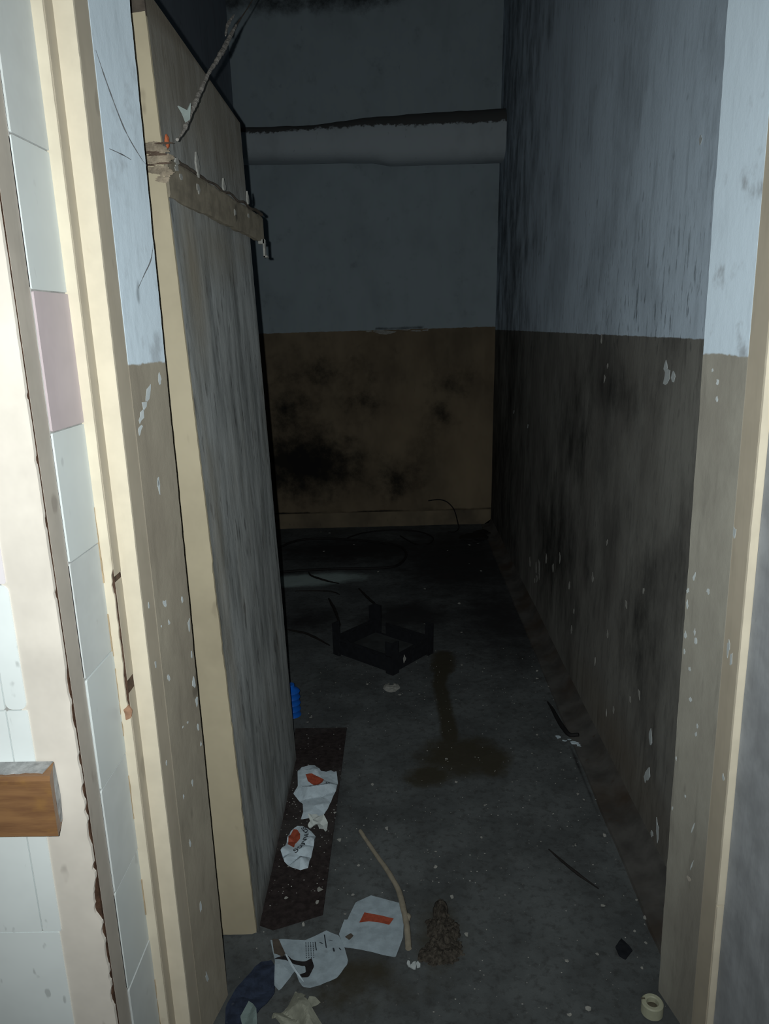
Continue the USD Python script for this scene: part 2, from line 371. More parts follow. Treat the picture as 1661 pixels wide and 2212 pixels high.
def flat(poly, th):
    g = max(getattr(poly, 'geoms', [poly]), key=lambda x: x.area)
    return trimesh.creation.extrude_polygon(g, th, engine='earcut')

def sheet_grid(us, vs, fn):
    U, V = np.meshgrid(us, vs, indexing='ij')
    P = fn(U.ravel(), V.ravel())
    nv = len(vs)
    i, j = np.meshgrid(np.arange(len(us) - 1), np.arange(nv - 1), indexing='ij')
    a = (i * nv + j).ravel()
    f = np.vstack([np.stack([a, a + nv, a + nv + 1], 1), np.stack([a, a + nv + 1, a + 1], 1)])
    return P, f, U.ravel(), V.ravel()

def blob_mask(x, y, cx, cy, rx, ry, ang=0.0):
    c_, s_ = math.cos(ang), math.sin(ang)
    dx, dy = x - cx, y - cy
    u, v = (dx * c_ + dy * s_) / rx, (-dx * s_ + dy * c_) / ry
    return np.clip(1.15 - np.sqrt(u * u + v * v), 0, 1)

def line_mask(x, y, pts, w):
    pts = np.array(pts, float)
    best = np.full(x.shape, 1e9)
    for a, b in zip(pts[:-1], pts[1:]):
        d = b - a
        t = np.clip(((x - a[0]) * d[0] + (y - a[1]) * d[1]) / (d @ d), 0, 1)
        best = np.minimum(best, np.hypot(x - a[0] - t * d[0], y - a[1] - t * d[1]))
    return np.clip(1.3 - best / w, 0, 1)

# ------------------------------------------------------------------ the setting: floor
X_LEFT, Y_BACK, H_CEIL = -1.08, 5.6, 3.72
def floor_z(x, y):
    p = np.stack([x * 3, y * 3, 0 * x], -1)
    q = np.stack([x * 25, y * 25, 0 * x], -1)
    return -0.004 * fbm(p, 3, 3) - 0.0022 * fbm(q, 3, 4)
us, vs = np.arange(-1.3, 1.301, 0.0125), np.arange(0.2, 5.75, 0.0135)
P, f, U, V = sheet_grid(us, vs, lambda u, v: np.stack([u, v, floor_z(u, v)], 1))
W = np.zeros((len(P), 3))
trail = np.maximum.reduce([line_mask(U, V, [(0.175, 3.24), (0.16, 3.1)], 0.05), line_mask(U, V, [(0.165, 3.15), (0.14, 2.95), (0.15, 2.75), (0.16, 2.50)], 0.03),
                           blob_mask(U, V, 0.19, 2.40, 0.17, 0.14), blob_mask(U, V, 0.07, 2.28, 0.09, 0.07), blob_mask(U, V, 0.27, 2.38, 0.10, 0.12)])
W[:, 0] = 1.0 * trail ** 0.6 + 0.6 * blob_mask(U, V, 0.07, 1.59, 0.085, 0.16) + 0.5 * blob_mask(U, V, -0.13, 1.49, 0.12, 0.06) \
    + 0.45 * blob_mask(U, V, -0.17, 1.42, 0.2, 0.09)
W[:, 1] = 0.9 * np.clip(1.3 * blob_mask(U, V, -0.62, 4.36, 0.50, 0.15, 0.12), 0, 1) * (np.abs(V - 4.36) < 0.2)
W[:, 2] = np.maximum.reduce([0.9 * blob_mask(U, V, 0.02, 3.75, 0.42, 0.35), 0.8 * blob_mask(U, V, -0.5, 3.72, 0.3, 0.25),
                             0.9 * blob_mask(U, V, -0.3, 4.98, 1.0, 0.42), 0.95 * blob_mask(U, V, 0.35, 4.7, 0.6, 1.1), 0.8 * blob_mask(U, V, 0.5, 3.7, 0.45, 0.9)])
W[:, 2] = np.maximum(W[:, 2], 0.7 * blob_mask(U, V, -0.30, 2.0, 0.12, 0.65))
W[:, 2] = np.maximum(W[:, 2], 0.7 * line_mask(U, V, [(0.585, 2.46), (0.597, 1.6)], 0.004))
base = box(-1.3, 1.3, 0.2, 5.75, -0.12, -0.02)
Pb = np.vstack([P, base.vertices]); fb_ = np.vstack([f, base.faces + len(P)])
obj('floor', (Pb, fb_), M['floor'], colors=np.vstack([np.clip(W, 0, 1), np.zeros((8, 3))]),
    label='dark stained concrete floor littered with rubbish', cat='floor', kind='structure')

# ------------------------------------------------------------------ right wall (leans slightly outwards)
def xr(y, z):
    return 0.69 - 0.0035 * (y - 1.7) + 0.02 * z
us, vs = np.arange(1.42, 5.62, 0.016), np.arange(-0.03, H_CEIL, 0.016)
def wavy(y, z, s):
    return 0.006 * (fbm(np.stack([y * 1.6, z * 1.6, 0 * y + s], -1), 3, s) - 0.5)
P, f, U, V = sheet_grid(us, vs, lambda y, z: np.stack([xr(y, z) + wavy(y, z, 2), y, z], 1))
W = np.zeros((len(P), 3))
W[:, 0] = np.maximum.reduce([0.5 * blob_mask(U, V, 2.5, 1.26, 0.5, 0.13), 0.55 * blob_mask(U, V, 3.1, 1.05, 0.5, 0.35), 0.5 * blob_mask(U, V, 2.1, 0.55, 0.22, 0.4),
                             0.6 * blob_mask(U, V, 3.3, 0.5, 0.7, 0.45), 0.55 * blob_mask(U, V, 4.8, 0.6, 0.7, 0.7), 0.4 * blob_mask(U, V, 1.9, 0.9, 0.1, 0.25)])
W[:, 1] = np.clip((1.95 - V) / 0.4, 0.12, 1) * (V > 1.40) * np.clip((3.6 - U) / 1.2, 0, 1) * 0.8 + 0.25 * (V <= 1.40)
W[:, 0] = np.maximum(W[:, 0], 0.52 * np.clip((U - 3.3) / 1.6, 0, 1) * (0.6 + 0.8 * fbm(np.stack([U * 1.3, V * 0.9, 0 * U], -1), 3, 4)))  # painted darkening towards the back, standing in for the flash falling off
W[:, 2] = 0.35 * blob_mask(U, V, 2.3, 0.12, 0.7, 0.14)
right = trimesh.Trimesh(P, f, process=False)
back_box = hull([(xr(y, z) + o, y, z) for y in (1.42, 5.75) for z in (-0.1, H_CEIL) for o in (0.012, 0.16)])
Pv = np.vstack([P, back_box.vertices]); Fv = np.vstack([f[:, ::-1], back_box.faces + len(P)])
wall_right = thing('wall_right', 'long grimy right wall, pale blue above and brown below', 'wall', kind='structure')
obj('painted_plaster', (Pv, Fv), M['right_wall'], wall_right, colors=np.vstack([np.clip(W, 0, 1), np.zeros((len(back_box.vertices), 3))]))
seed = 100
def right_chip(y, z, r, aspect=1.0, tilt=0.0, mat='chip'):
    global seed
    seed += 1
    m = flat(chip_outline(r, seed, aspect), 0.0012)
    m.apply_transform(trimesh.transformations.rotation_matrix(tilt, (0, 0, 1)))
    m = place_uv(m, (xr(y, z) + wavy(np.array(y), np.array(z), 2) - 0.0005, y, z), (0, -1, 0), (0.02, 0, 1))
    obj('paint_chip', m, M[mat], wall_right)
for y, z, r, a, t in [(2.048, 1.343, 0.030, 0.8, 0.2), (1.998, 1.349, 0.018, 0.8, 0), (2.06, 1.365, 0.015, 1.6, 0.4), (1.943, 1.901, 0.011, 1.2, 0), (1.948, 0.33, 0.018, 1.6, 0.3), (1.837, 0.103, 0.014, 2.6, 0.2),
                      (1.942, 0.217, 0.016, 2.4, -0.2), (1.962, 0.19, 0.010, 2.5, 0), (1.875, 0.066, 0.010, 1, 0), (4.629, 0.961, 0.02, 0.5, 0.6), (4.128, 0.941, 0.02, 0.5, 0.6)]:
    right_chip(y, z, r, a, t)
for y, z, r in [(3.905, 0.226, 0.018), (3.732, 0.257, 0.02), (3.649, 0.291, 0.028), (3.489, 0.384, 0.02), (3.194, 0.477, 0.016), (3.325, 0.39, 0.016), (2.998, 0.416, 0.014), (2.651, 0.567, 0.014),
                (3.695, 0.206, 0.014), (3.638, 0.238, 0.012), (3.754, 0.173, 0.012), (2.919, 0.251, 0.012), (2.423, 0.443, 0.01), (2.553, 0.278, 0.014), (2.148, 0.344, 0.009), (2.3, 0.222, 0.009),
                (2.069, 0.401, 0.010), (2.374, 0.171, 0.008), (2.72, 1.43, 0.012), (2.25, 0.62, 0.008), (2.5, 0.75, 0.007), (2.1, 0.72, 0.007), (2.9, 0.34, 0.010), (2.65, 1.30, 0.010), (2.62, 1.345, 0.008)]:
    right_chip(y, z, r, 1.6, rng.uniform(-0.4, 0.4), 'flake')

# ------------------------------------------------------------------ back wall
us, vs = np.arange(X_LEFT - 0.02, 0.80, 0.0145), np.arange(-0.03, H_CEIL, 0.0145)
P, f, U, V = sheet_grid(us, vs, lambda x, z: np.stack([x, Y_BACK + wavy(x, z, 5), z], 1))
W = np.zeros((len(P), 3))
W[:, 0] = np.maximum.reduce([1.0 * blob_mask(U, V, -0.75, 0.50, 0.5, 0.32) ** 0.7, 0.62 * blob_mask(U, V, -0.85, 0.85, 0.3, 0.4), 0.7 * blob_mask(U, V, -0.03, 0.36, 0.26, 0.2),
                             0.62 * blob_mask(U, V, 0.30, 0.82, 0.16, 0.16), 0.5 * blob_mask(U, V, 0.16, 0.62, 0.14, 0.2), 0.4 * blob_mask(U, V, -0.55, 1.15, 0.5, 0.28),
                             0.42 * blob_mask(U, V, 0.4, 1.1, 0.24, 0.2), 0.45 * blob_mask(U, V, -0.3, 0.95, 0.3, 0.2)]) * (V < 1.47)
W[:, 0] = np.maximum(W[:, 0], 0.8 * np.clip(1.2 - np.abs(V - 0.118 - 0.004 * np.sin(U * 9)) / 0.008, 0, 1))
W[:, 0] = np.maximum(W[:, 0], 0.62 * np.clip((V - 3.48) / 0.10, 0, 1) * np.clip((0.2 - U) / 0.3, 0, 1))
W[:, 0] = np.maximum(W[:, 0], 0.55 * line_mask(U, V, [(-0.16, 1.476), (0.02, 1.474), (0.18, 1.474)], 0.010))
W[:, 2] = 0.5 * blob_mask(U, V, 0.53, 0.45, 0.25, 0.5) + 0.35 * blob_mask(U, V, 0.05, 0.75, 0.25, 0.3)
bb = box(X_LEFT - 0.2, 0.9, Y_BACK + 0.012, Y_BACK + 0.16, -0.1, H_CEIL)
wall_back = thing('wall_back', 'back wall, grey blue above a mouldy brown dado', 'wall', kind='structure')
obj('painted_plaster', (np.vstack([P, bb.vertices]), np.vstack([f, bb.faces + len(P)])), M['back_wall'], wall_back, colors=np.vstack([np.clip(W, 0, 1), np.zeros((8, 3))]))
for x, z, w_, h_ in [(-0.085, 1.452, 0.075, 0.016), (-0.13, 1.462, 0.05, 0.008), (0.13, 1.456, 0.05, 0.009), (0.20, 1.458, 0.04, 0.008), (0.06, 1.465, 0.05, 0.006), (-0.21, 1.462, 0.03, 0.006)]:
    seed += 1
    m = flat(chip_outline(1.0, seed, 1.0, 12), 1)
    m.apply_scale((w_, h_, 0.0015))
    obj('crumbled_plaster', place_uv(m, (x, Y_BACK + wavy(np.array(x), np.array(z), 5) - 0.001 , z), (1, 0, 0), (0, 0, 1)), M['flake'], wall_back)

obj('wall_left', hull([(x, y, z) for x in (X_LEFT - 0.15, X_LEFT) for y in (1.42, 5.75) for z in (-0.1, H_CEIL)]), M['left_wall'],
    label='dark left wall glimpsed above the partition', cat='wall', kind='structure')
obj('ceiling', box(X_LEFT - 0.2, 0.95, 1.30, 5.78, H_CEIL, H_CEIL + 0.12), M['ceiling'], label='dim ceiling above the store room', cat='ceiling', kind='structure')

bd = box(X_LEFT, 0.672, Y_BACK - 0.011, Y_BACK + 0.01, -0.02, 0.112, 0.003)
obj('baseboard_back', bd, M['baseboard'], label='brown baseboard along the foot of the back wall', cat='baseboard', kind='structure')
ys = np.linspace(1.42, 5.55, 70)
sec = []
for y in ys:
    k = 0.012 * (fbm(np.array([[y * 5, 0, 0.5]]), 3, 8)[0] - 0.5)
    sec.append([(0.595 + k, y, -0.012), (0.602 + k, y, 0.004), (0.655 + k, y, 0.014 + k * 0.4), (xr(y, 0.055) - 0.004, y, 0.045 + k), (xr(y, 0.05) + 0.01, y, 0.05 + k), (xr(y, 0) + 0.01, y, -0.012)])
sec = np.array(sec); n = sec.shape[1]
fs = []
for i in range(len(ys) - 1):
    for j in range(n):
        a, b = i * n + j, i * n + (j + 1) % n
        fs += [(a, b, b + n), (a, b + n, a + n)]
for j in range(1, n - 1):
    fs += [(0, j + 1, j), ((len(ys) - 1) * n, (len(ys) - 1) * n + j, (len(ys) - 1) * n + j + 1)]
obj('baseboard_right', trimesh.Trimesh(sec.reshape(-1, 3), fs, process=False), M['mortar'], smooth=50,
    label='rust stained mortar fillet along the foot of the right wall', cat='baseboard', kind='structure')

# ------------------------------------------------------------------ front wall with its doorway
HEAD = 2.30
wall_front = thing('wall_front', 'thick tiled wall around the doorway, seen edge on at both sides', 'wall', kind='structure')
Y0, YI = 1.032, 1.42
XL = -0.514
left_core = trimesh.creation.extrude_polygon(Polygon([(-1.5, Y0 + 0.006), (XL - 0.0005, Y0 + 0.006), (XL - 0.0005, Y0 + 0.012), (XL - 0.006, Y0 + 0.012), (XL - 0.006, 1.30), (-0.470, 1.305), (-0.440, YI), (-1.5, YI)]), HEAD + 0.12, engine='earcut')
left_core.apply_translation((0, 0, -0.1))
right_core = trimesh.creation.extrude_polygon(Polygon([(0.607, 0.90), (1.5, 0.90), (1.5, YI), (0.566, YI), (0.595, 1.305), (0.607, 1.30)]), HEAD + 0.12, engine='earcut')
right_core.apply_translation((0, 0, -0.1))
obj('masonry', left_core, M['masonry'], wall_front)
obj('masonry', right_core, M['masonry'], wall_front)
obj('lintel', box(-1.5, 1.5, Y0, YI, HEAD, H_CEIL + 0.1), M['plaster'], wall_front)
# left: pale plaster band with a ragged edge, tan plaster reveal
bites = [(0.60, 0.035, 0.0075), (0.575, 0.012, 0.004), (0.725, 0.018, 0.003), (0.66, 0.006, 0.004), (0.765, 0.007, 0.0025), (0.800, 0.012, 0.003), (0.93, 0.018, 0.0022), (0.985, 0.02, 0.0022), (0.405, 0.016, 0.0045), (0.445, 0.006, 0.003), (0.535, 0.010, 0.0035), (0.49, 0.02, 0.002), (1.13, 0.006, 0.0015), (1.24, 0.01, 0.0013), (1.33, 0.006, 0.0015), (1.42, 0.005, 0.0014), (0.855, 0.01, 0.002)]
obj('plaster_band', prism_y(jag_poly(-0.590, XL + 0.0005, -0.05, HEAD, 1, 0.0011, seed=3, bites=bites), Y0, Y0 + 0.007), M['plaster'], wall_front, label='pale plaster band with ragged chipped edge')
obj('plaster_backing', box(-1.5, -0.588, Y0 + 0.001, Y0 + 0.007, -0.05, HEAD), M['grout'], wall_front)
obj('reveal_plaster', box(XL - 0.007, XL, Y0 + 0.0118, 1.0875, -0.05, HEAD), M['tan_plaster'], wall_front)
obj('reveal_plaster', box(XL - 0.007, XL + 0.001, 1.0875, 1.215, -0.05, HEAD), M['grout'], wall_front, label='grey joint bed behind reveal tiles')
# wall tiles facing the camera
def front_tile(x0, x1, z0, z1, mat, lift=0.0, round_r=0.002):
    pl = shapely.box(x0 + 0.0012, z0 + 0.0012, x1 - 0.0012, z1 - 0.0012)
    pl = pl.buffer(-round_r).buffer(round_r, quad_segs=3)
    m = prism_y(pl, Y0 - 0.0025 - lift, Y0 + 0.004)
    obj('tile', m, M[mat], wall_front)
zs = [-0.05, 0.141, 0.341, 0.541, 0.744, 0.9465, 1.149, 1.351, 1.553, 1.755, 1.957, 2.16]
for i in range(len(zs) - 1):
    z0, z1 = zs[i], zs[i + 1]
    if z1 < 0.56:
        front_tile(-0.787, -0.5855, z0, z1, 'tile' if i != 1 else 'tile_b')
        front_tile(-0.99, -0.787, z0, z1, 'tile')
    elif z1 < 1.16:
        front_tile(-0.6135, -0.5795 - 0.002 * (z1 < 0.8), z0, z1, 'tile', round_r=0.002 if z1 < 1.1 else 0.010)
        front_tile(-0.816, -0.6135, z0, z1, 'tile')
        front_tile(-1.02, -0.816, z0, z1, 'tile_b')
    else:
        front_tile(-0.785, -0.5815, z0, z1, 'tile_mauve_pale' if i in (6, 8) else 'tile')
        front_tile(-0.99, -0.785, z0, z1, 'tile')
# reveal tiles (face right)
rz = [-0.05, 0.159, 0.362, 0.565, 0.766, 0.966, 1.161, 1.362, 1.563, 1.765, 1.966, 2.17]
for i in range(len(rz) - 1):
    pl = shapely.box(0.0010, rz[i] + 0.0012, 0.1155, rz[i + 1] - 0.0012).buffer(-0.003).buffer(0.003, quad_segs=2)
    m = flat(pl, 0.0035)
    m = place_uv(m, (XL + 0.0005 + 0.0008 * math.sin(i * 2.1), 1.0865, 0), (0, 1, 0), (0, 0, 1))
    obj('tile', m, M['tile_mauve' if i == 7 else ('tile_stain' if i % 2 else 'tile_b')], wall_front)
for z0, z1 in [(0.10, 0.27), (0.42, 0.50), (0.63, 0.72), (0.80, 0.93), (0.955, 1.035), (1.09, 1.22)]:
    obj('putty', prism_y(jag_poly(XL, XL + 0.0062, z0, z1, 1, 0.003, seed=int(z0 * 100)), 1.1985, 1.2005), M['tile_joint_dirt'], wall_front, label='ochre putty between tile and frame')
# right: bare plaster reveal in front of the frame
us, vs = np.arange(0.88, 1.2335, 0.008), np.arange(-0.05, HEAD, 0.012)
def reveal_right(y, z):
    return np.stack([0.601 + 0.0025 * (fbm(np.stack([y * 16, z * 6, 0 * y], -1), 3, 3) - 0.3), y, z], 1)
P, f, U, V = sheet_grid(us, vs, reveal_right)
bb = box(0.604, 0.61, 0.88, 1.30, -0.05, HEAD)
M['grey_reveal'] = plain('grey_reveal_plaster', (0.36, 0.39, 0.42), 0.3, 10, streak=0.35, speck=0.3, dark=(0.14, 0.15, 0.16), strength=0.5, dist=0.004)
obj('reveal_plaster', (np.vstack([P, bb.vertices]), np.vstack([f[:, ::-1], bb.faces + len(P)])), M['grey_reveal'], wall_front)
# splayed, two-tone reveals behind the frame
def splay(a, b, out):
    a, b = np.array(a), np.array(b)
    d = (b - a) / np.linalg.norm(b - a)
    nrm = np.array([d[1], -d[0]]) * out
    return a, b, d, nrm
LA, LB, LD, LN = splay((-0.462, 1.30), (-0.4345, YI), 1)
RA, RB, RD, RN = splay((0.588, 1.30), (0.5595, YI), -1)
def reveal_slab(A, B, D, N, sgn, mat, seed_):
    vs_ = np.arange(-0.05, HEAD, 0.006)
    L = np.linalg.norm(B - A)
    rag = 0.0024 * fbm(np.stack([vs_ * 45, 0 * vs_ + seed_, 0 * vs_], 1), 3, seed_) + 0.004 * np.clip(fbm(np.stack([vs_ * 12, 0 * vs_ + seed_, 0 * vs_], 1), 2, seed_ + 1) - 0.55, 0, 1)
    pl = Polygon([(0, vs_[0])] + [(L - r_, z_) for r_, z_ in zip(rag, vs_)] + [(0, vs_[-1])])
    m = flat(pl, 0.006)
    v = m.vertices.copy()
    p2 = A + v[:, :1] * D - (0.006 - v[:, 2:3]) * N
    m.vertices = np.stack([p2[:, 0], p2[:, 1], v[:, 1]], 1)
    if sgn < 0:
        m.invert()
    obj('reveal_plaster', m, M[mat], wall_front)
reveal_slab(LA, LB, LD, LN, 1, 'reveal', 3)
reveal_slab(RA, RB, RD, RN, -1, 'right_reveal', 6)
def reveal_chip(A, D, N, y, z, r, aspect, tilt, mat='chip'):
    global seed
    seed += 1
    m = flat(chip_outline(r * (0.62 if A[0] > 0 else 0.75), seed, aspect), 0.0008)
    m.apply_transform(trimesh.transformations.rotation_matrix(tilt, (0, 0, 1)))
    t = (y - A[1]) / D[1]
    p0 = A + t * D - 0.0002 * N
    v = m.vertices.copy()
    p2 = p0 + v[:, :1] * D + v[:, 2:3] * N
    m.vertices = np.stack([p2[:, 0], p2[:, 1], z + v[:, 1]], 1)
    m.fix_normals()
    obj('paint_chip', m, M[mat], wall_front)
for y, z, r, a, t in [(1.352, 1.395, 0.011, 2.2, -0.5), (1.335, 1.375, 0.013, 1.2, -0.8), (1.322, 1.358, 0.010, 2.4, -0.7), (1.313, 1.335, 0.008, 2.2, -0.6), (1.353, 1.233, 0.008, 2.0, 0), (1.353, 1.222, 0.006, 3.0, 0.1),
                      (1.331, 1.001, 0.009, 1.3, 0), (1.394, 0.985, 0.006, 1.6, 0), (1.339, 0.96, 0.005, 1.4, 0.2), (1.312, 0.963, 0.003, 1, 0), (1.41, 0.925, 0.007, 3.2, 0), (1.318, 0.854, 0.008, 1.2, 0.4),
                      (1.405, 0.80, 0.012, 1.5, 0), (1.41, 0.755, 0.008, 2.2, 0), (1.368, 0.731, 0.004, 1, 0), (1.349, 0.731, 0.004, 1, 0), (1.405, 0.70, 0.006, 2.5, 0), (1.362, 0.597, 0.006, 2, 0),
                      (1.325, 0.588, 0.004, 2, 0), (1.33, 0.475, 0.006, 2.2, 0), (1.344, 0.307, 0.006, 3, 0), (1.34, 0.13, 0.007, 3, 0.2), (1.393, 1.416, 0.007, 2.2, 0), (1.41, 0.655, 0.004, 2, 0), (1.408, 0.86, 0.005, 2.8, 0)]:
    reveal_chip(LA, LD, LN, y, z, r, a, t)
for y, z, r, a, t in [(1.388, 1.403, 0.005, 1.2, 0), (1.372, 1.384, 0.007, 1.3, 0), (1.370, 1.352, 0.007, 1.4, 0), (1.397, 1.008, 0.006, 2.6, -0.3), (1.414, 0.973, 0.007, 1.4, 0), (1.353, 0.992, 0.008, 1.2, 0),
                      (1.384, 0.897, 0.006, 2, 0), (1.379, 0.880, 0.008, 1.5, 0), (1.413, 0.945, 0.006, 2.8, 0), (1.412, 0.880, 0.008, 2.2, 0), (1.411, 0.843, 0.005, 2, 0), (1.391, 0.815, 0.006, 1.6, 0), (1.382, 0.753, 0.008, 1.4, -0.6),
                      (1.355, 0.709, 0.005, 1.5, 0), (1.357, 0.69, 0.005, 2, 0), (1.375, 0.536, 0.004, 1.5, 0), (1.343, 0.485, 0.0035, 8, -0.30), (1.338, 0.40, 0.003, 9, -0.25), (1.413, 0.60, 0.004, 2, 0), (1.414, 0.48, 0.004, 2, 0)]:
    reveal_chip(RA, RD, RN, y, z, r, a, -t)
reveal_chip(RA, RD, RN, 1.345, 0.362, 0.012, 1.0, 0, 'tan_plaster')

def on_left_reveal(y, z, off=0.002):
    q = LA + (y - LA[1]) / LD[1] * LD + off * np.array([LN[0], LN[1]]) * (1 if LN[0] > 0 else -1)
    return (q[0], q[1], z)
for pts in ([(1.302, 1.93), (1.325, 1.885), (1.36, 1.83), (1.40, 1.795), (1.418, 1.785)], [(1.415, 1.655), (1.40, 1.625), (1.375, 1.60), (1.35, 1.575)], [(1.31, 1.79), (1.345, 1.788), (1.37, 1.785)]):
    obj('cobweb', tube([on_left_reveal(*p) for p in pts], [0.0003, 0.0010, 0.0008, 0.0003], 5, 6, 0.6), M['cobweb_dark'], wall_front)

# ------------------------------------------------------------------ door frame strips
FL = thing('trim_1', 'cream painted stepped wooden frame on the left of the doorway, rotten halfway down', 'door frame', kind='structure')
rot = [(1.09, 0.02, 0.004), (1.03, 0.05, 0.0025), (0.955, 0.04, 0.003), (0.895, 0.03, 0.004), (0.86, 0.02, 0.002)]
obj('outer_strip', prism_y(jag_poly(-0.514, -0.4925, -0.05, HEAD, 1, 0.0012, seed=11, bites=rot), 1.201, 1.206), M['cream'], FL, label='outer cream strip, split along its inner edge')
obj('core', box(-0.514, -0.4935, 1.2055, 1.30, -0.05, HEAD), M['rot'], FL, label='dark rotten wood core')
obj('rebate', prism_y(jag_poly(-0.4935, -0.4925, -0.05, 0.880, 1, 0.0, seed=12), 1.206, 1.24), M['cream_side'], FL)
obj('rebate', prism_y(jag_poly(-0.4935, -0.4925, 1.099, HEAD, 1, 0.0, seed=12), 1.206, 1.24), M['cream_side'], FL)
obj('rebate', prism_y(jag_poly(-0.4935, -0.4925, 0.905, 1.088, 1, 0.0005, seed=13), 1.2068, 1.24), M['cream_side'], FL)
obj('brick_patch', prism_y(chip_outline(0.009, 55, 1.6).buffer(0.001), 0, 0.003).apply_translation((-0.4965, 1.1992, 0.848)), M['brick'], FL, label='patch of bare orange brick')
obj('inner_strip', prism_y(jag_poly(-0.4935, -0.4618, -0.05, HEAD, 1, 0.0016, seed=15), 1.236, 1.242), M['cream'], FL, label='inner cream strip')
obj('jamb', box(-0.4935, -0.4632, 1.2415, 1.304, -0.05, HEAD), M['cream_side'], FL)
for z, r in [(0.905, 0.004), (1.02, 0.0035), (0.70, 0.003)]:
    seed += 1
    m = flat(chip_outline(r, seed, 2.0), 0.001)
    obj('paint_chip', place_uv(m, (-0.4634, 1.27, z), (0, 1, 0), (0, 0, 1)), M['chip'], FL)
FR = thing('trim_2', 'cream painted frame strip on the right of the doorway', 'door frame', kind='structure')
st = jag_poly(0.6025, 0.588, -0.05, HEAD, -1, 0.0012, seed=21)
obj('strip', prism_y(jag_poly(0.6025, 0.5880, 0.395, HEAD, -1, 0.0016, seed=21), 1.2335, 1.24), M['cream'], FR, label='cream face of the right frame')
obj('strip', prism_y(jag_poly(0.6055, 0.5895, -0.05, 0.390, -1, 0.0014, seed=22), 1.2345, 1.24), M['cream'], FR, label='lower cream piece, shifted sideways below a break')
obj('jamb', box(0.5888, 0.606, 1.2395, 1.304, -0.05, HEAD), M['cream_side'], FR)
for y, z, r, a in [(1.297, 1.124, 0.010, 1.2), (1.281, 0.909, 0.006, 3.0), (1.266, 0.895, 0.005, 3.0), (1.255, 0.659, 0.005, 1.5)]:
    seed += 1
    m = flat(chip_outline(r, seed, a), 0.001)
    obj('paint_chip', place_uv(m, (0.5891, y, z), (0, -1, 0), (0, 0, 1)), M['chip'], FR)

# ------------------------------------------------------------------ wooden rail end on the tiled wall
blk = thing('wall_rail', 'varnished brown wooden rail end fixed to the tiled wall at lower left', 'rail')
obj('wood', hull([(-0.95, 0.986, 0.757), (-0.95, 0.986, 0.852), (-0.95, 0.991, 0.8575), (-0.95, 1.0285, 0.8575), (-0.95, 1.0285, 0.755), (-0.95, 0.991, 0.755),
                  (-0.5385, 0.986, 0.757), (-0.5385, 0.986, 0.852), (-0.540, 0.991, 0.8575), (-0.551, 1.0285, 0.8575), (-0.551, 1.0285, 0.755), (-0.540, 0.991, 0.755)]), M['wood'], blk)
xs_ = np.arange(-0.95, -0.5515, 0.004)
yf = 0.994 + 0.014 * (fbm(np.stack([xs_ * 60, 0 * xs_, 0 * xs_], 1), 3, 4) - 0.35)
m = flat(Polygon([(-0.95, 1.0285)] + list(zip(xs_, yf)) + [(-0.552, 1.0285)]), 0.0025)
m.apply_translation((0, 0, 0.8565))
obj('plaster_skim', m, M['skim'], blk, label='grey plaster smeared on top of the rail')
obj('side_skim', hull([(-0.5455, 1.008, 0.757), (-0.5505, 1.0285, 0.757), (-0.5455, 1.008, 0.853), (-0.5505, 1.0285, 0.859), (-0.5440, 1.006, 0.80), (-0.548, 1.0285, 0.80)]), M['skim'], blk)

# ------------------------------------------------------------------ leaning partition on the left
def px_face(y, z):
    t, k = (y - 1.595) / (2.392 - 1.595), z / 2.08
    return -0.396 - 0.007 * t - k * ((1 - t) * 0.064 + t * 0.042)
def ptop(y):
    return 2.135 - 0.062 * (y - 1.595)
part = thing('partition', 'leaning partition with cream end and grimy grey side, left of the room', 'partition')
us, vs = np.linspace(1.60, 2.392, 80), np.linspace(0, 1, 200)
def pside(y, t):
    z = t * ptop(y)
    return np.stack([px_face(y, z) + 0.002 * (fbm(np.stack([y * 6, z * 6, 0 * z], -1), 3, 9) - 0.5), y, z], 1)
P, f, U, V = sheet_grid(us, vs, pside)
Z = P[:, 2]
W = np.zeros((len(P), 3))
band = np.clip(0.085 - 0.075 * (U - 1.6) / 0.35, 0.006, 0.1)
W[:, 0] = np.maximum(np.clip(1.3 - (ptop(U) - Z) / band, 0, 1), 0.5 * np.clip(1.1 - Z / 0.06, 0, 1))
W[:, 0] = np.maximum(W[:, 0], 0.45 * blob_mask(U, Z, 1.75, 2.0, 0.2, 0.07))
W[:, 0] = np.maximum(W[:, 0], 0.5 * np.clip((Z - 1.80) / 0.2, 0, 1))
W[:, 2] = np.maximum.reduce([0.45 * np.clip((Z - 1.8) / 0.15, 0, 1), 0.8 * blob_mask(U, Z, 1.72, 1.62, 0.10, 0.22), 0.5 * blob_mask(U, Z, 1.95, 1.7, 0.3, 0.1), 0.4 * blob_mask(U, Z, 2.25, 1.72, 0.15, 0.06), 0.45 * blob_mask(U, Z, 1.66, 2.02, 0.12, 0.2)])
W[:, 1] = 0.25 * blob_mask(U, Z, 1.66, 0.7, 0.05, 0.5)
body = hull([(px_face(y, z) - o, y, z) for y in (1.60, 2.392) for z in (0.0, ptop(y)) for o in (0.004, 0.14)])
obj('body', (np.vstack([P, body.vertices]), np.vstack([f, body.faces + len(P)])), M['partition_side'], part, colors=np.vstack([np.clip(W, 0, 1), np.zeros((len(body.vertices), 3))]), label='grimy grey side of the partition')
zz = np.arange(0.0, 2.09, 0.008)
rag = 0.0030 * fbm(np.stack([zz * 60, 0 * zz, 0 * zz], 1), 3, 31) * (zz < 1.0) + 0.0012 * fbm(np.stack([zz * 60, 0 * zz, 0 * zz], 1), 3, 32)
bott = [(px_face(1.595, 0) - 0.14 + i * 0.014, 0.004 * fbm(np.array([[i * 0.7, 0, 0]]), 3, 5)[0]) for i in range(10)]
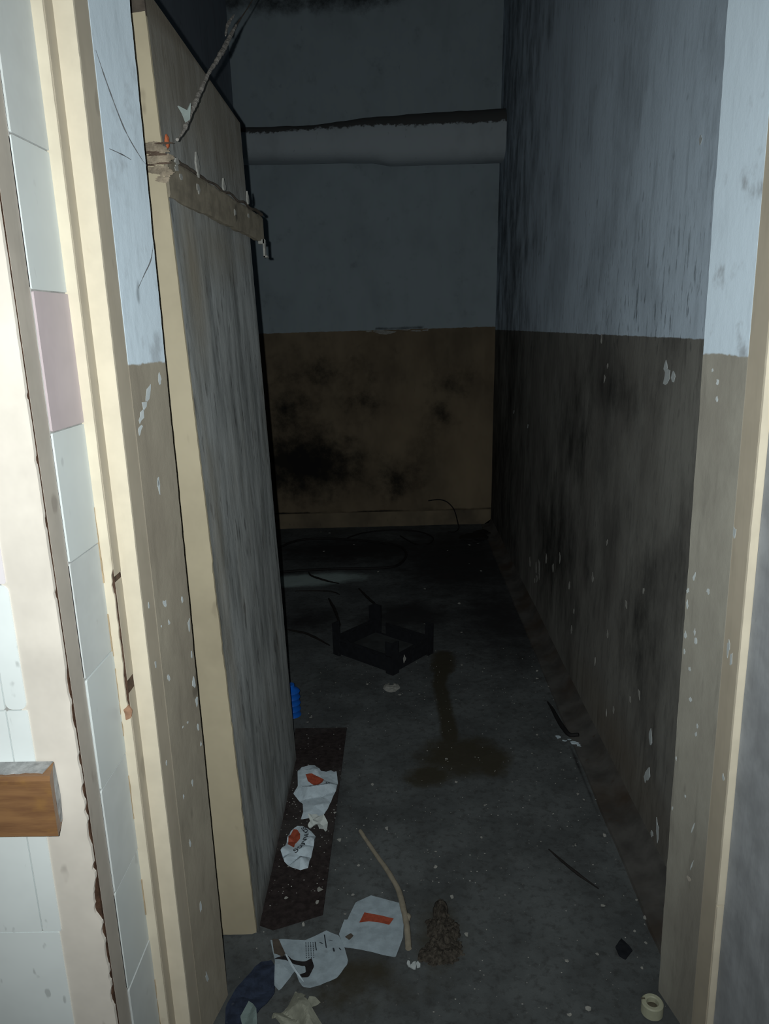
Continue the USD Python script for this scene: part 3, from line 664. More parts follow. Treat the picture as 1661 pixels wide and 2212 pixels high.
pl = Polygon(bott + [(px_face(1.595, z_) - r_, z_) for z_, r_ in zip(zz[1:], rag[1:])] + [(px_face(1.595, 2.085) - 0.14, 2.075)]).buffer(0)
obj('end_panel', prism_y(pl, 1.592, 1.602), M['partition_end'], part, label='cream painted end of the partition')
obj('top_edge', prism_y(Polygon([(px_face(1.595, 2.07) - 0.14, 2.072), (px_face(1.595, 2.08), 2.082), (px_face(1.595, 2.13), 2.133), (px_face(1.595, 2.13) - 0.14, 2.133)]), 1.5935, 1.602), M['rail_edge'], part)
# rail hanging off the partition's side
rail_y = np.linspace(1.598, 2.44, 60)
def rail_x(y):
    return -0.4465 + 0.042 * (y - 1.598) / 0.84
sec = []
for i, y in enumerate(rail_y):
    top = 1.838 - 0.004 * i / 59 + 0.006 * (fbm(np.array([[y * 30, 0, 0]]), 3, 41)[0] - 0.5)
    bot = 1.762 - 0.002 * i / 59 + 0.008 * (fbm(np.array([[y * 22, 3, 0]]), 3, 42)[0] - 0.5)
    x = rail_x(y)
    sec.append([(x - 0.014, y, bot), (x - 0.002, y, bot), (x, y, bot + 0.006), (x, y, top - 0.006), (x - 0.003, y, top), (x - 0.014, y, top)])
sec = np.array(sec); n = 6; fs = []
for i in range(len(rail_y) - 1):
    for j in range(n):
        a, b = i * n + j, i * n + (j + 1) % n
        fs += [(a, b + n, b), (a, a + n, b + n)]
for j in range(1, n - 1):
    fs += [(0, j, j + 1), ((len(rail_y) - 1) * n, (len(rail_y) - 1) * n + j + 1, (len(rail_y) - 1) * n + j)]
rl = trimesh.Trimesh(sec.reshape(-1, 3), fs, process=False); rl.fix_normals()
rx = UsdGeom.Xform.Define(stage, str(part.GetPath()) + '/rail')
rail = tag(rx, 'broken dusty rail across the partition, hanging off at the far end')
obj('board', rl, M['rail'], rail, smooth=25)
obj('bracket', cat(box(-0.4045, -0.3985, 2.405, 2.43, 1.712, 1.766, 0.001), box(-0.418, -0.398, 2.405, 2.43, 1.752, 1.766, 0.001), box(-0.4045, -0.392, 2.405, 2.43, 1.712, 1.718, 0.001)), M['flake'], rail, label='small pale hook under the end of the rail')
obj('top_strip', tube([(rail_x(y) - 0.004, y, 1.841 + 0.004 * math.sin(y * 40)) for y in np.linspace(1.66, 2.445, 12)], [0.0045, 0.003, 0.003, 0.0045], 6, 4, 0.4), M['rail_edge'], rail)
for i, (y, z, r, a) in enumerate([(1.80, 1.856, 0.013, 2.2), (1.79, 1.808, 0.013, 0.8), (2.01, 1.85, 0.016, 1.0), (2.26, 1.857, 0.012, 1.7), (2.25, 1.812, 0.012, 0.7), (1.67, 1.812, 0.012, 0.7), (1.655, 1.838, 0.016, 0.5), (1.65, 1.825, 0.014, 0.5), (2.1, 1.80, 0.01, 0.8)]):
    m = flat(chip_outline(r, 300 + i, a), 0.004)
    m = place_uv(m, (rail_x(y) - 0.002, y, z), (0.05, 1, 0), (0, 0, 1))
    obj('plaster_flake', m, M['flake'], rail)
# mud and crumbled plaster where the rail meets the cream end
def lump(c_, r, seed_, sq=(1, 1, 1), amp=0.5, sub=2, fr=1.5):
    m = trimesh.creation.icosphere(subdivisions=sub)
    v = m.vertices
    m.vertices = v * (1 + amp * (fbm(v * fr + seed_ * 7.1, 3, seed_) - 0.5) * 2)[:, None] * r * np.array(sq) + np.array(c_)
    return m
nest = cat(*[lump((x, 1.590, z), r, 60 + i, (1.35, 0.20, 0.6), 0.8, 3, 3.0) for i, (x, z, r) in enumerate([(-0.487, 1.851, 0.010), (-0.470, 1.853, 0.012), (-0.455, 1.846, 0.010), (-0.482, 1.831, 0.011), (-0.466, 1.829, 0.012), (-0.474, 1.81, 0.009), (-0.460, 1.812, 0.010), (-0.458, 1.793, 0.009), (-0.449, 1.805, 0.010), (-0.449, 1.832, 0.012)])])
obj('mud_plaster', nest, M['mud'], part, smooth=40, label='crumbled mud-like plaster at the near end of the rail')
cracks = cat(*[lump((x, 1.588, z), r, 80 + i, (2.0, 0.25, 0.22), 0.8, 3, 3.0) for i, (x, z, r) in enumerate([(-0.478, 1.842, 0.010), (-0.462, 1.838, 0.009), (-0.485, 1.820, 0.008), (-0.452, 1.822, 0.007), (-0.448, 1.858, 0.008)])])
obj('mud_plaster', cracks, M['mud_dark'], part, smooth=40)
obj('rag', lump((-0.4475, 1.612, 1.866), 0.007, 91, (0.6, 1, 1.9), 0.5), M['orange'], part, smooth=40, label='scrap of orange rag')

# ------------------------------------------------------------------ cobweb-clad cord hanging in front of the partition
cob = thing('hanging_cord', 'dusty cobwebbed cord slanting down in front of the partition top', 'cord')
cp = [(-0.40, 1.511, 1.846), (-0.40, 1.557, 1.869), (-0.40, 1.599, 1.898), (-0.40, 1.69, 1.961), (-0.40, 1.817, 2.045), (-0.40, 1.938, 2.114), (-0.40, 2.051, 2.182), (-0.40, 2.191, 2.268), (-0.40, 2.346, 2.355), (-0.40, 2.479, 2.432), (-0.40, 3.4, 2.97), (-0.40, 4.68, 3.72)]
obj('cord', tube(cp[:8], [0.0025, 0.003, 0.0042, 0.0045, 0.004, 0.0055, 0.006, 0.003], 8, 10, 0.45, 3), M['cobweb'], cob)
obj('cord', tube(cp[7:], [0.002, 0.0015, 0.0012, 0.0012], 6, 6, 0.3, 4), M['rail_edge'], cob, label='thin dark upper length of the cord')
obj('scrap', place_uv(flat(Polygon([(0.0, -0.013), (0.011, -0.006), (0.020, 0.026), (0.008, 0.010), (-0.014, 0.014), (-0.006, 0.003)]), 0.003), (-0.402, 1.585, 1.905), (0.55, 0.83, 0), (-0.1, 0.1, 1)), M['cobweb_tag'], cob, label='pale torn scrap caught on the cord')
obj('cobweb', tube([(-0.398, 2.03, 2.19), (-0.402, 2.09, 2.235), (-0.398, 2.16, 2.28)], [0.002, 0.0045, 0.002], 6, 8, 0.6, 8), M['cobweb'], cob)

# ------------------------------------------------------------------ lagged pipe across the back wall
xs_ = np.linspace(X_LEFT, 0.735, 90)
v, nseg = [], 40
for x in xs_:
    t = (x - X_LEFT) / (0.735 - X_LEFT)
    zt = np.interp(t, [0, 0.15, 0.3, 0.5, 0.65, 1.0], [2.76, 2.755, 2.755, 2.785, 2.80, 2.815]) + 0.010 * (fbm(np.array([[x * 7, 0, 0]]), 3, 2)[0] - 0.5)
    zb = np.interp(t, [0, 0.42, 0.52, 0.58, 1.0], [2.548, 2.535, 2.527, 2.505, 2.50]) 
    hh, zc = (zt - zb) / 2, (zt + zb) / 2
    for a in np.linspace(0, 2 * np.pi, nseg, endpoint=False):
        ca, sa = math.cos(a), math.sin(a)
        k = (abs(ca) ** 3 + abs(sa) ** 3) ** (-1 / 3)
        wob = 0.004 * (fbm(np.array([[x * 9, ca * 2, sa * 2]]), 3, 6)[0] - 0.5)
        v.append((x, 5.44 + (0.145 + wob) * k * ca, zc + (hh + wob) * k * sa))
v = np.array(v); fs = []
for i in range(len(xs_) - 1):
    for j in range(nseg):
        a, b = i * nseg + j, i * nseg + (j + 1) % nseg
        fs += [(a, b, b + nseg), (a, b + nseg, a + nseg)]
pm = trimesh.Trimesh(v - np.array([0, 0, 2.655]), fs, process=False); pm.fix_normals()
pipe = obj('lagged_pipe', pm, M['pipe'], smooth=40, label='thick plaster-lagged pipe across the back wall with black mould along its top', cat='pipe')
UsdGeom.Xformable(pipe).AddTranslateOp().Set(Gf.Vec3d(0, 0, 2.69))

# ------------------------------------------------------------------ things on the floor
obj('floor_mat', hull([(x, y, z) for x, y in [(-0.432, 2.60), (-0.235, 2.60), (-0.236, 1.66), (-0.36, 1.61), (-0.432, 1.64)] for z in (-0.006, 0.003)]), M['mat'],
    label='dark reddish mat lying along the foot of the partition', cat='mat')

def paper_mesh(poly, zfn, step=0.005, th=0.0005):
    pg = Polygon(poly).buffer(0)
    bx = pg.exterior
    nb = int(bx.length / step)
    pts = [bx.interpolate(i / nb, normalized=True).coords[0] for i in range(nb)]
    x0, y0, x1, y1 = pg.bounds
    g = np.random.default_rng(5)
    X, Y = np.meshgrid(np.arange(x0, x1, step), np.arange(y0, y1, step))
    q = np.stack([X.ravel(), Y.ravel()], 1) + g.uniform(-0.3, 0.3, (X.size, 2)) * step
    inner = pg.buffer(-step * 0.5)
    keep = shapely.contains_xy(inner, q[:, 0], q[:, 1])
    q = np.vstack([np.array(pts), q[keep]])
    tri = Delaunay(q).simplices
    cen = q[tri].mean(1)
    tri = tri[shapely.contains_xy(pg, cen[:, 0], cen[:, 1])]
    z = zfn(q[:, 0], q[:, 1])
    top = np.column_stack([q, z + th]); bot = np.column_stack([q, z])
    d = np.cross(q[tri[:, 1]] - q[tri[:, 0]], q[tri[:, 2]] - q[tri[:, 0]])
    tri[d < 0] = tri[d < 0][:, ::-1]
    n_ = len(q)
    side = []
    for i in range(nb):
        j = (i + 1) % nb
        side += [(i, j, j + n_), (i, j + n_, i + n_)]
    return trimesh.Trimesh(np.vstack([top, bot]), np.vstack([tri, tri[:, ::-1] + n_, np.array(side)]), process=False)

def crumple(seed_, amp, scale, lift=0.003, ridges=5):
    g = np.random.default_rng(seed_)
    ds = [(g.uniform(0, np.pi), g.uniform(0, 1), g.uniform(0.6, 1.5)) for _ in range(ridges)]
    def fn(x, y):
        z = 0
        for a, p, s in ds:
            w = (np.cos(a) * x + np.sin(a) * y) * scale * s + p + 0.5 * noise(np.stack([x * scale, y * scale, 0 * x + seed_], -1), seed_)
            z = z + np.abs((w % 1) - 0.5)
        z = z / ridges
        z = 0.6 * z + 0.4 * np.abs(fbm(np.stack([x * scale * 1.7, y * scale * 1.7, 0 * x], -1), 3, seed_) - 0.5)
        return lift + amp * z
    return fn

def facets(poly, seed_, hmax, spacing, lift=0.003, edge=0.25):
    """Crumpled paper: flat facets between random creased corners."""
    from scipy.interpolate import LinearNDInterpolator
    g = np.random.default_rng(seed_)
    p = np.array(poly); x0, y0 = p.min(0) - 0.02; x1, y1 = p.max(0) + 0.02
    X, Y = np.meshgrid(np.arange(x0, x1 + spacing, spacing), np.arange(y0, y1 + spacing, spacing))
    q = np.stack([X.ravel(), Y.ravel()], 1) + g.uniform(-0.42, 0.42, (X.size, 2)) * spacing
    pg = Polygon(poly)
    inside = np.array([pg.contains(Point(*a)) for a in q])
    h = g.uniform(0, 1, len(q)) ** 1.3 * hmax * np.where(inside, 1.0, edge)
    q = np.vstack([q, [(x0 - 1, y0 - 1), (x1 + 1, y0 - 1), (x1 + 1, y1 + 1), (x0 - 1, y1 + 1)]]); h = np.concatenate([h, np.zeros(4)])
    it = LinearNDInterpolator(q, h)
    return lambda x, y: lift + it(x, y) + 0.0012 * fbm(np.stack([np.asarray(x) * 60, np.asarray(y) * 60, 0 * np.asarray(x)], -1), 2, seed_)

def on_sheet(poly, zfn, up=0.0012, step=0.005):
    return paper_mesh(poly, lambda x, y: zfn(x, y) + up, step, 0.0003)

def text_on(txt, height, path, zfn, up=0.0016, face=1):
    """Lettering laid along a path on a sheet, letters standing to the path's left."""
    m = meshkit.text_mesh(txt, height, 0.0003, bold=True)
    m = m.subdivide_to_size(height / 2)
    p = smooth_path(np.column_stack([np.array(path), np.zeros(len(path))]), 12)[:, :2]
    seg = np.hypot(*np.diff(p, axis=0).T); s = np.concatenate([[0], np.cumsum(seg)])
    v = m.vertices.copy()
    u = (v[:, 0] - v[:, 0].min()) / np.ptp(v[:, 0]) * s[-1]
    x, y = np.interp(u, s, p[:, 0]), np.interp(u, s, p[:, 1])
    t = np.gradient(p, axis=0); t /= np.linalg.norm(t, axis=1, keepdims=True)
    tx, ty = np.interp(u, s, t[:, 0]), np.interp(u, s, t[:, 1])
    X, Y = x - ty * v[:, 1], y + tx * v[:, 1]
    m.vertices = np.column_stack([X, Y, zfn(X, Y) + up + v[:, 2]])
    return m

MATZ = 0.0035
# wrapper furthest away, crumpled, on the mat
w1 = thing('paper_wrapper', 'crumpled white paper wrapper with red print, furthest from the doorway on the mat', 'paper', 'fast food wrappers by the partition')
P1 = [(-0.375, 2.327), (-0.330, 2.334), (-0.310, 2.303), (-0.303, 2.290), (-0.270, 2.307), (-0.260, 2.295), (-0.250, 2.298), (-0.240, 2.231), (-0.243, 2.185), (-0.262, 2.093), (-0.276, 2.057), (-0.309, 2.045), (-0.343, 2.046), (-0.338, 2.073), (-0.345, 2.118), (-0.383, 2.171), (-0.372, 2.205), (-0.383, 2.286)]
z1 = facets(P1, 11, 0.030, 0.042, MATZ)
obj('sheet', paper_mesh(P1, z1, 0.004), M['paper'], w1)
obj('print', on_sheet([(-0.352, 2.259), (-0.330, 2.266), (-0.287, 2.241), (-0.292, 2.223), (-0.318, 2.217), (-0.341, 2.229)], z1), M['paper_print'], w1, label='red orange printed patch')
obj('lettering', text_on('SOUVLAKIS', 0.016, [(-0.335, 2.192), (-0.30, 2.188), (-0.262, 2.196)], z1), M['paper_ink'], w1, label='dark lettering across the creases')
# tissue
obj('tissue', paper_mesh([(-0.319, 2.044), (-0.295, 2.058), (-0.283, 2.046), (-0.269, 2.040), (-0.255, 2.021), (-0.254, 1.982), (-0.258, 1.975), (-0.266, 1.990), (-0.277, 1.980), (-0.285, 1.996), (-0.302, 1.985), (-0.315, 1.999), (-0.307, 2.017)], facets([(-0.32, 1.97), (-0.25, 1.97), (-0.25, 2.06), (-0.32, 2.06)], 22, 0.022, 0.018, MATZ + 0.006), 0.003), M['tissue'],
    label='small crumpled tissue between the two wrappers on the mat', cat='tissue')
# second wrapper
w2 = thing('paper_wrapper', 'balled white paper wrapper with curved lettering beside red print, against the partition', 'paper', 'fast food wrappers by the partition')
P2 = [(-0.356, 2.003), (-0.349, 2.010), (-0.328, 2.003), (-0.302, 1.981), (-0.286, 1.958), (-0.287, 1.911), (-0.293, 1.819), (-0.315, 1.811), (-0.339, 1.827), (-0.365, 1.848), (-0.382, 1.890), (-0.371, 1.911), (-0.371, 1.952), (-0.366, 1.987)]
z2 = facets(P2, 35, 0.034, 0.028, MATZ)
obj('sheet', paper_mesh(P2, z2, 0.0035), M['paper'], w2)
obj('print', on_sheet([(-0.358, 1.995), (-0.346, 1.992), (-0.334, 1.966), (-0.332, 1.946), (-0.345, 1.929), (-0.345, 1.908), (-0.365, 1.918), (-0.368, 1.955)], z2), M['paper_print'], w2, label='red orange printed patch')
obj('lettering', text_on('SOUVLAKIS', 0.0135, [(-0.338, 1.884), (-0.318, 1.905), (-0.308, 1.940), (-0.310, 1.972), (-0.323, 2.0)], z2), M['paper_ink'], w2, label='dark curved lettering')
obj('tear', on_sheet([(-0.326, 1.868), (-0.312, 1.872), (-0.300, 1.862), (-0.315, 1.860)], z2), M['char'], w2)
# flat square wrapper
w3 = thing('paper_wrapper', 'flat white paper wrapper with one red bar, next to the bent stick', 'paper', 'fast food wrappers by the partition')
P3 = [(-0.111, 1.719), (-0.030, 1.688), (-0.022, 1.661), (-0.025, 1.573), (-0.044, 1.512), (-0.081, 1.521), (-0.128, 1.536), (-0.173, 1.547), (-0.188, 1.588), (-0.177, 1.636), (-0.170, 1.633), (-0.151, 1.694)]
z3 = facets(P3, 44, 0.006, 0.07, 0.002, 0.8)
obj('sheet', paper_mesh(P3, z3, 0.006), M['paper_dull'], w3)
obj('print', on_sheet([(-0.126, 1.657), (-0.049, 1.634), (-0.060, 1.612), (-0.083, 1.620), (-0.113, 1.627), (-0.138, 1.624)], z3), M['paper_print'], w3, label='red orange printed bar')
obj('smudge', on_sheet([(-0.172, 1.578), (-0.158, 1.590), (-0.150, 1.580), (-0.160, 1.566)], z3), M['rail_edge'], w3)
# burnt wrapper
z4 = facets([(-0.36, 1.4), (-0.15, 1.4), (-0.15, 1.6), (-0.36, 1.6)], 52, 0.010, 0.055, 0.003, 0.8)
def z4b(x, y):
    return z4(x, y) + 0.014 * np.clip((-0.27 - x) / 0.06, 0, 1)
w4 = thing('paper_wrapper', 'white paper wrapper with burnt torn left end, nearest the doorway', 'paper', 'fast food wrappers by the partition')
P4 = [(-0.356, 1.554), (-0.334, 1.558), (-0.272, 1.568), (-0.248, 1.582), (-0.221, 1.600), (-0.188, 1.581), (-0.172, 1.545), (-0.159, 1.499), (-0.160, 1.486), (-0.182, 1.452), (-0.210, 1.440), (-0.242, 1.423), (-0.260, 1.425), (-0.270, 1.439), (-0.283, 1.470), (-0.287, 1.458), (-0.291, 1.447), (-0.313, 1.412), (-0.326, 1.424), (-0.334, 1.488)]
obj('sheet', paper_mesh(P4, z4b, 0.005), M['paper_dull'], w4)
obj('char', on_sheet([(-0.338, 1.492), (-0.309, 1.509), (-0.294, 1.498), (-0.262, 1.503), (-0.249, 1.512), (-0.240, 1.487), (-0.250, 1.456), (-0.265, 1.452), (-0.272, 1.462), (-0.258, 1.470), (-0.262, 1.490), (-0.286, 1.487), (-0.310, 1.492)], z4b), M['char'], w4, label='charred hole and burnt edge')
obj('char', on_sheet([(-0.352, 1.556), (-0.336, 1.558), (-0.312, 1.512), (-0.318, 1.500), (-0.340, 1.512)], z4b), M['rail_edge'], w4, label='sooty grey corner')
obj('rolled_edge', tube([(-0.308, 1.500, 0.028), (-0.283, 1.460, 0.027), (-0.258, 1.433, 0.018)], [0.002, 0.003, 0.0025, 0.001], 6, 8), M['paper'], w4, smooth=50)
for i in range(4):
    a = (-0.270 + 0.006 * i, 1.560); b = (-0.262 + 0.006 * i, 1.508)
    obj('fine_print', cat(*[on_sheet([(a[0] + (b[0] - a[0]) * t, a[1] + (b[1] - a[1]) * t), (a[0] + 0.0022 + (b[0] - a[0]) * t, a[1] + (b[1] - a[1]) * t), (a[0] + 0.0022 + (b[0] - a[0]) * (t + 0.07), a[1] + (b[1] - a[1]) * (t + 0.07)), (a[0] + (b[0] - a[0]) * (t + 0.07), a[1] + (b[1] - a[1]) * (t + 0.07))], z4b, step=0.002) for t in (0.0, 0.12, 0.22, 0.35, 0.47, 0.6, 0.72, 0.85)]), M['paper_ink'], w4)
for a, b, w_ in [((-0.226, 1.585), (-0.217, 1.542), 0.0028), ((-0.247, 1.562), (-0.241, 1.535), 0.0026), ((-0.236, 1.560), (-0.229, 1.556), 0.005), ((-0.213, 1.568), (-0.203, 1.563), 0.0025), ((-0.200, 1.540), (-0.197, 1.528), 0.004), ((-0.185, 1.538), (-0.180, 1.530), 0.003)]:
    obj('fine_print', on_sheet([a, (a[0] + w_, a[1]), (b[0] + w_, b[1]), b], z4b, step=0.003), M['paper_ink'], w4)

# cloth, teal and beige scraps in the near left corner
zc = crumple(61, 0.07, 9, 0.003, 4)
obj('dark_rag', paper_mesh([(-0.369, 1.492), (-0.345, 1.500), (-0.330, 1.470), (-0.322, 1.405), (-0.335, 1.375), (-0.348, 1.361), (-0.36, 1.32), (-0.378, 1.295), (-0.415, 1.30), (-0.425, 1.36), (-0.413, 1.41)], zc, 0.006, 0.002), M['navy'],
    label='navy blue crumpled rag in the near left corner of the doorway', cat='rag')
obj('paper_scrap', paper_mesh([(-0.374, 1.370), (-0.362, 1.362), (-0.350, 1.339), (-0.342, 1.305), (-0.372, 1.298), (-0.385, 1.33)], facets([(-0.385, 1.29), (-0.34, 1.29), (-0.34, 1.37), (-0.385, 1.37)], 63, 0.025, 0.03, 0.03), 0.004), M['teal'],
    label='pale teal scrap lying on the navy rag', cat='paper')
bz = thing('beige_wrapping', 'crumpled greyish beige wrapping with open mouth at the bottom of the photo', 'wrapping')
zb_ = facets([(-0.32, 1.28), (-0.2, 1.28), (-0.2, 1.41), (-0.32, 1.41)], 71, 0.045, 0.035, 0.004)
obj('sheet', paper_mesh([(-0.274, 1.405), (-0.251, 1.397), (-0.246, 1.385), (-0.250, 1.374), (-0.225, 1.345), (-0.199, 1.321), (-0.21, 1.29), (-0.269, 1.29), (-0.319, 1.337), (-0.287, 1.373)], zb_, 0.005), M['beige'], bz)
obj('flap', paper_mesh([(-0.240, 1.392), (-0.226, 1.394), (-0.213, 1.380), (-0.219, 1.372), (-0.248, 1.360)], crumple(73, 0.04, 12, 0.012, 4), 0.004), M['beige'], bz)

# bent stick
st = thing('bent_stick', 'dry bent grey stick lying beside the flat wrapper', 'stick')
sp = [(-0.153, 1.983, 0.008), (-0.105, 1.883, 0.008), (-0.066, 1.806, 0.008), (-0.037, 1.730, 0.012), (-0.024, 1.66, 0.0175), (-0.016, 1.604, 0.0185), (-0.012, 1.530, 0.014)]
obj('shaft', tube(sp, [0.0058, 0.0062, 0.0068, 0.0076, 0.008, 0.0078, 0.008], 10, 10, 0.12, 2), M['stick'], st, smooth=50)
obj('knot', lump((-0.013, 1.625, 0.0185), 0.008, 7, (1.1, 1.5, 0.8), 0.3), M['stick'], st, smooth=50)

# decayed lump
us, vs = np.arange(-0.01, 0.15, 0.0026), np.arange(1.45, 1.76, 0.0026)
def lump_h(x, y):
    q = np.stack([x, y, 0 * x], -1)
    wx, wy = x + 0.022 * (fbm(q * 28, 3, 21) - 0.5), y + 0.03 * (fbm(q * 24, 3, 22) - 0.5)
    b = np.maximum.reduce([blob_mask(wx, wy, 0.076, 1.668, 0.018, 0.045), 0.9 * blob_mask(wx, wy, 0.062, 1.595, 0.028, 0.05, 0.2), 0.45 * blob_mask(wx, wy, 0.098, 1.605, 0.022, 0.05), 0.6 * blob_mask(wx, wy, 0.058, 1.53, 0.045, 0.035), 0.45 * blob_mask(wx, wy, 0.088, 1.535, 0.032, 0.040), 0.5 * blob_mask(wx, wy, 0.075, 1.57, 0.04, 0.06)])
    return -0.009 + 0.032 * np.clip(b, 0, 1) ** 0.9 * (0.2 + 1.2 * fbm(q * 70, 4, 3)) + 0.012 * (np.abs(fbm(q * 110, 3, 4) - 0.5) * 2) * (b > 0.05)
P, f, U, V = sheet_grid(us, vs, lambda x, y: np.stack([x, y, lump_h(x, y)], 1))
keep = (P[f][:, :, 2] > -0.0065).any(1)
lm = trimesh.Trimesh(P, f[keep], process=False); lm.remove_unreferenced_vertices()
obj('decayed_lump', lm, M['rotting'], smooth=70, label='dark brown decayed clump on the floor right of the bent stick', cat='rubbish')

# black crate
crate = thing('plastic_crate', 'shallow black plastic crate with tall corner posts in the middle of the floor', 'crate')
CL, CF, CR, CB = (np.array(p) for p in [(-0.339, 3.28), (-0.060, 3.045), (0.125, 3.268), (-0.150, 3.500)])
CC = (CL + CR + CF + CB) / 4
def side_panel(a, b, gap=None, z0=0.008, z1=0.082, th=0.006):
    d = b - a; L = np.linalg.norm(d); d = d / L
    nrm = np.array([-d[1], d[0]]);
    if nrm @ (CC - (a + b) / 2) < 0: nrm = -nrm
    pl = shapely.box(0, z0, L, z1)
    for i in range(int(L / 0.1)):
        pl = pl.difference(shapely.box(0.04 + i * 0.1, 0.070, 0.08 + i * 0.1, 0.074))
    if gap:
        pl = pl.difference(shapely.box(gap[0], 0.02, gap[1], 0.2))
    m = flat(pl, th)
    v = m.vertices.copy()
    p2 = a + v[:, :1] * d + v[:, 2:3] * nrm
    m.vertices = np.column_stack([p2, v[:, 1]])
    m.fix_normals()
    rim = np.array([a + nrm * -0.003, b + nrm * -0.003, b + nrm * 0.008, a + nrm * 0.008])
    r_ = flat(Polygon(rim).buffer(0), 0.006); r_.apply_translation((0, 0, z1 - 0.002))
    if gap:
        r_ = None
    return cat(m, r_)
for a, b, g_ in [(CL, CF, None), (CF, CR, None), (CR, CB, (0.285, 0.325)), (CB, CL, None)]:
    obj('side_panel', side_panel(a, b, g_), M['black'], crate)
bp = Polygon([CL, CF, CR, CB]).buffer(-0.003)
m = flat(bp, 0.006); m.apply_translation((0, 0, 0.008))
obj('base', m, M['crate_base'], crate, label='dusty black crate floor')
for c_, h_ in ((CL, 0.157), (CF, 0.150), (CR, 0.150), (CB, 0.165)):
    d1 = (CC - c_) / np.linalg.norm(CC - c_)
    e1 = (CF - CL) / np.linalg.norm(CF - CL); e2 = (CB - CL) / np.linalg.norm(CB - CL)
    if e1 @ d1 < 0: e1 = -e1
    if e2 @ d1 < 0: e2 = -e2
    o = c_ - 0.003 * (e1 + e2)
    a1 = Polygon([o, o + e1 * 0.042, o + e1 * 0.042 + e2 * 0.008, o + e1 * 0.008 + e2 * 0.008, o + e2 * 0.042 + e1 * 0.008, o + e2 * 0.042])
    m = flat(a1.buffer(0), h_); m.apply_translation((0, 0, -0.002))
    obj('corner_post', m, M['black'], crate)
m = flat(chip_outline(0.013, 410, 1.7), 0.002)
dd = (CR - CF) / np.linalg.norm(CR - CF)
pp = CF + dd * 0.075 + np.array([dd[1], -dd[0]]) * 0.0045
obj('plaster_flake', place_uv(m, (pp[0], pp[1], 0.05), (dd[0], dd[1], 0), (0, 0, 1)), M['flake'], crate, label='white flake stuck to the crate side')

# pale splat in front of the crate
us, vs = np.arange(-0.125, -0.01, 0.003), np.arange(2.87, 3.01, 0.003)
def spl(x, y):
    b = blob_mask(x, y, -0.066, 2.935, 0.038, 0.045) - 0.9 * blob_mask(x, y, -0.066, 2.96, 0.012, 0.018)
    return -0.006 + 0.014 * np.clip(b, 0, 0.6) * (0.5 + fbm(np.stack([x * 80, y * 80, 0 * x], -1), 3, 2))
P, f, U, V = sheet_grid(us, vs, lambda x, y: np.stack([x, y, spl(x, y)], 1))
lm = trimesh.Trimesh(P, f[(P[f][:, :, 2] > -0.004).any(1)], process=False); lm.remove_unreferenced_vertices()
obj('plaster_splat', lm, M['flake'], smooth=60, label='pale ring-shaped plaster splat in front of the black crate', cat='rubbish')

# blue container behind the far foot of the partition
bc = thing('blue_container', 'bright blue ribbed plastic container peeking out past the foot of the partition', 'container', loc=(-0.460, 2.706, 0))
prof = [(0, 0.0)]
for i in range(13):
    z = 0.004 + i * 0.0085
    prof.append((0.034 + 0.0025 * math.cos(i * math.pi * 0.66), z))
prof += [(0.030, 0.114), (0.018, 0.120), (0.016, 0.122), (0, 0.122)]
obj('body', lathe(prof), M['bluebottle'], bc, smooth=35)
obj('cap', lathe([(0, 0.120), (0.0165, 0.120), (0.0165, 0.134), (0.015, 0.136), (0, 0.136)]), M['bluebottle'], bc, smooth=35)

# hoses and cords at the back
H1 = [(-0.98, 4.98), (-0.865, 5.067), (-0.815, 5.155), (-0.729, 5.236), (-0.569, 5.249), (-0.427, 5.217), (-0.275, 5.165), (-0.146, 5.098), (-0.021, 4.996), (0.018, 4.836), (-0.003, 4.675), (-0.060, 4.560), (-0.173, 4.534), (-0.314, 4.538), (-0.455, 4.540), (-0.642, 4.524), (-0.761, 4.503), (-0.9, 4.5), (-0.98, 4.6)]
obj('black_hose', tube([(x, y, 0.007) for x, y in H1], 0.0085, 8, 6), M['rubber'], smooth=60, label='thick black hose looped on the floor near the back wall', cat='hose')
H2 = [(-0.40, 5.20), (-0.345, 5.288), (-0.284, 5.383), (-0.131, 5.440), (0.024, 5.426), (0.133, 5.366), (0.214, 5.219), (0.187, 5.069), (0.103, 5.040), (0.032, 5.158), (-0.020, 5.279)]
obj('thin_cable', tube([(x, y, 0.006 + 0.018 * float(np.exp(-((x + 0.385) / 0.06) ** 2))) for x, y in H2], 0.005, 6, 6), M['rubber'], smooth=60, label='thin black cable coiled behind the thick hose', cat='cable')
obj('wire', tube([(0.20, 5.592, 0.19), (0.28, 5.588, 0.198), (0.34, 5.583, 0.18), (0.385, 5.577, 0.135), (0.405, 5.572, 0.09), (0.418, 5.50, 0.03), (0.42, 5.45, 0.004), (0.385, 5.36, 0.004), (0.33, 5.36, 0.004)], 0.0045, 6, 6), M['rubber'], smooth=60,
    label='thin dark wire drooping down the back wall on to the floor', cat='wire')
obj('dark_heap', cat(lump((0.50, 5.17, 0.012), 0.075, 5, (1.2, 1.2, 0.28), 0.5, 3), lump((0.57, 5.28, 0.012), 0.05, 6, (1.1, 1.1, 0.35), 0.5, 3)), M['rubber'], smooth=60, label='low black heap of rags in the far right corner', cat='heap')
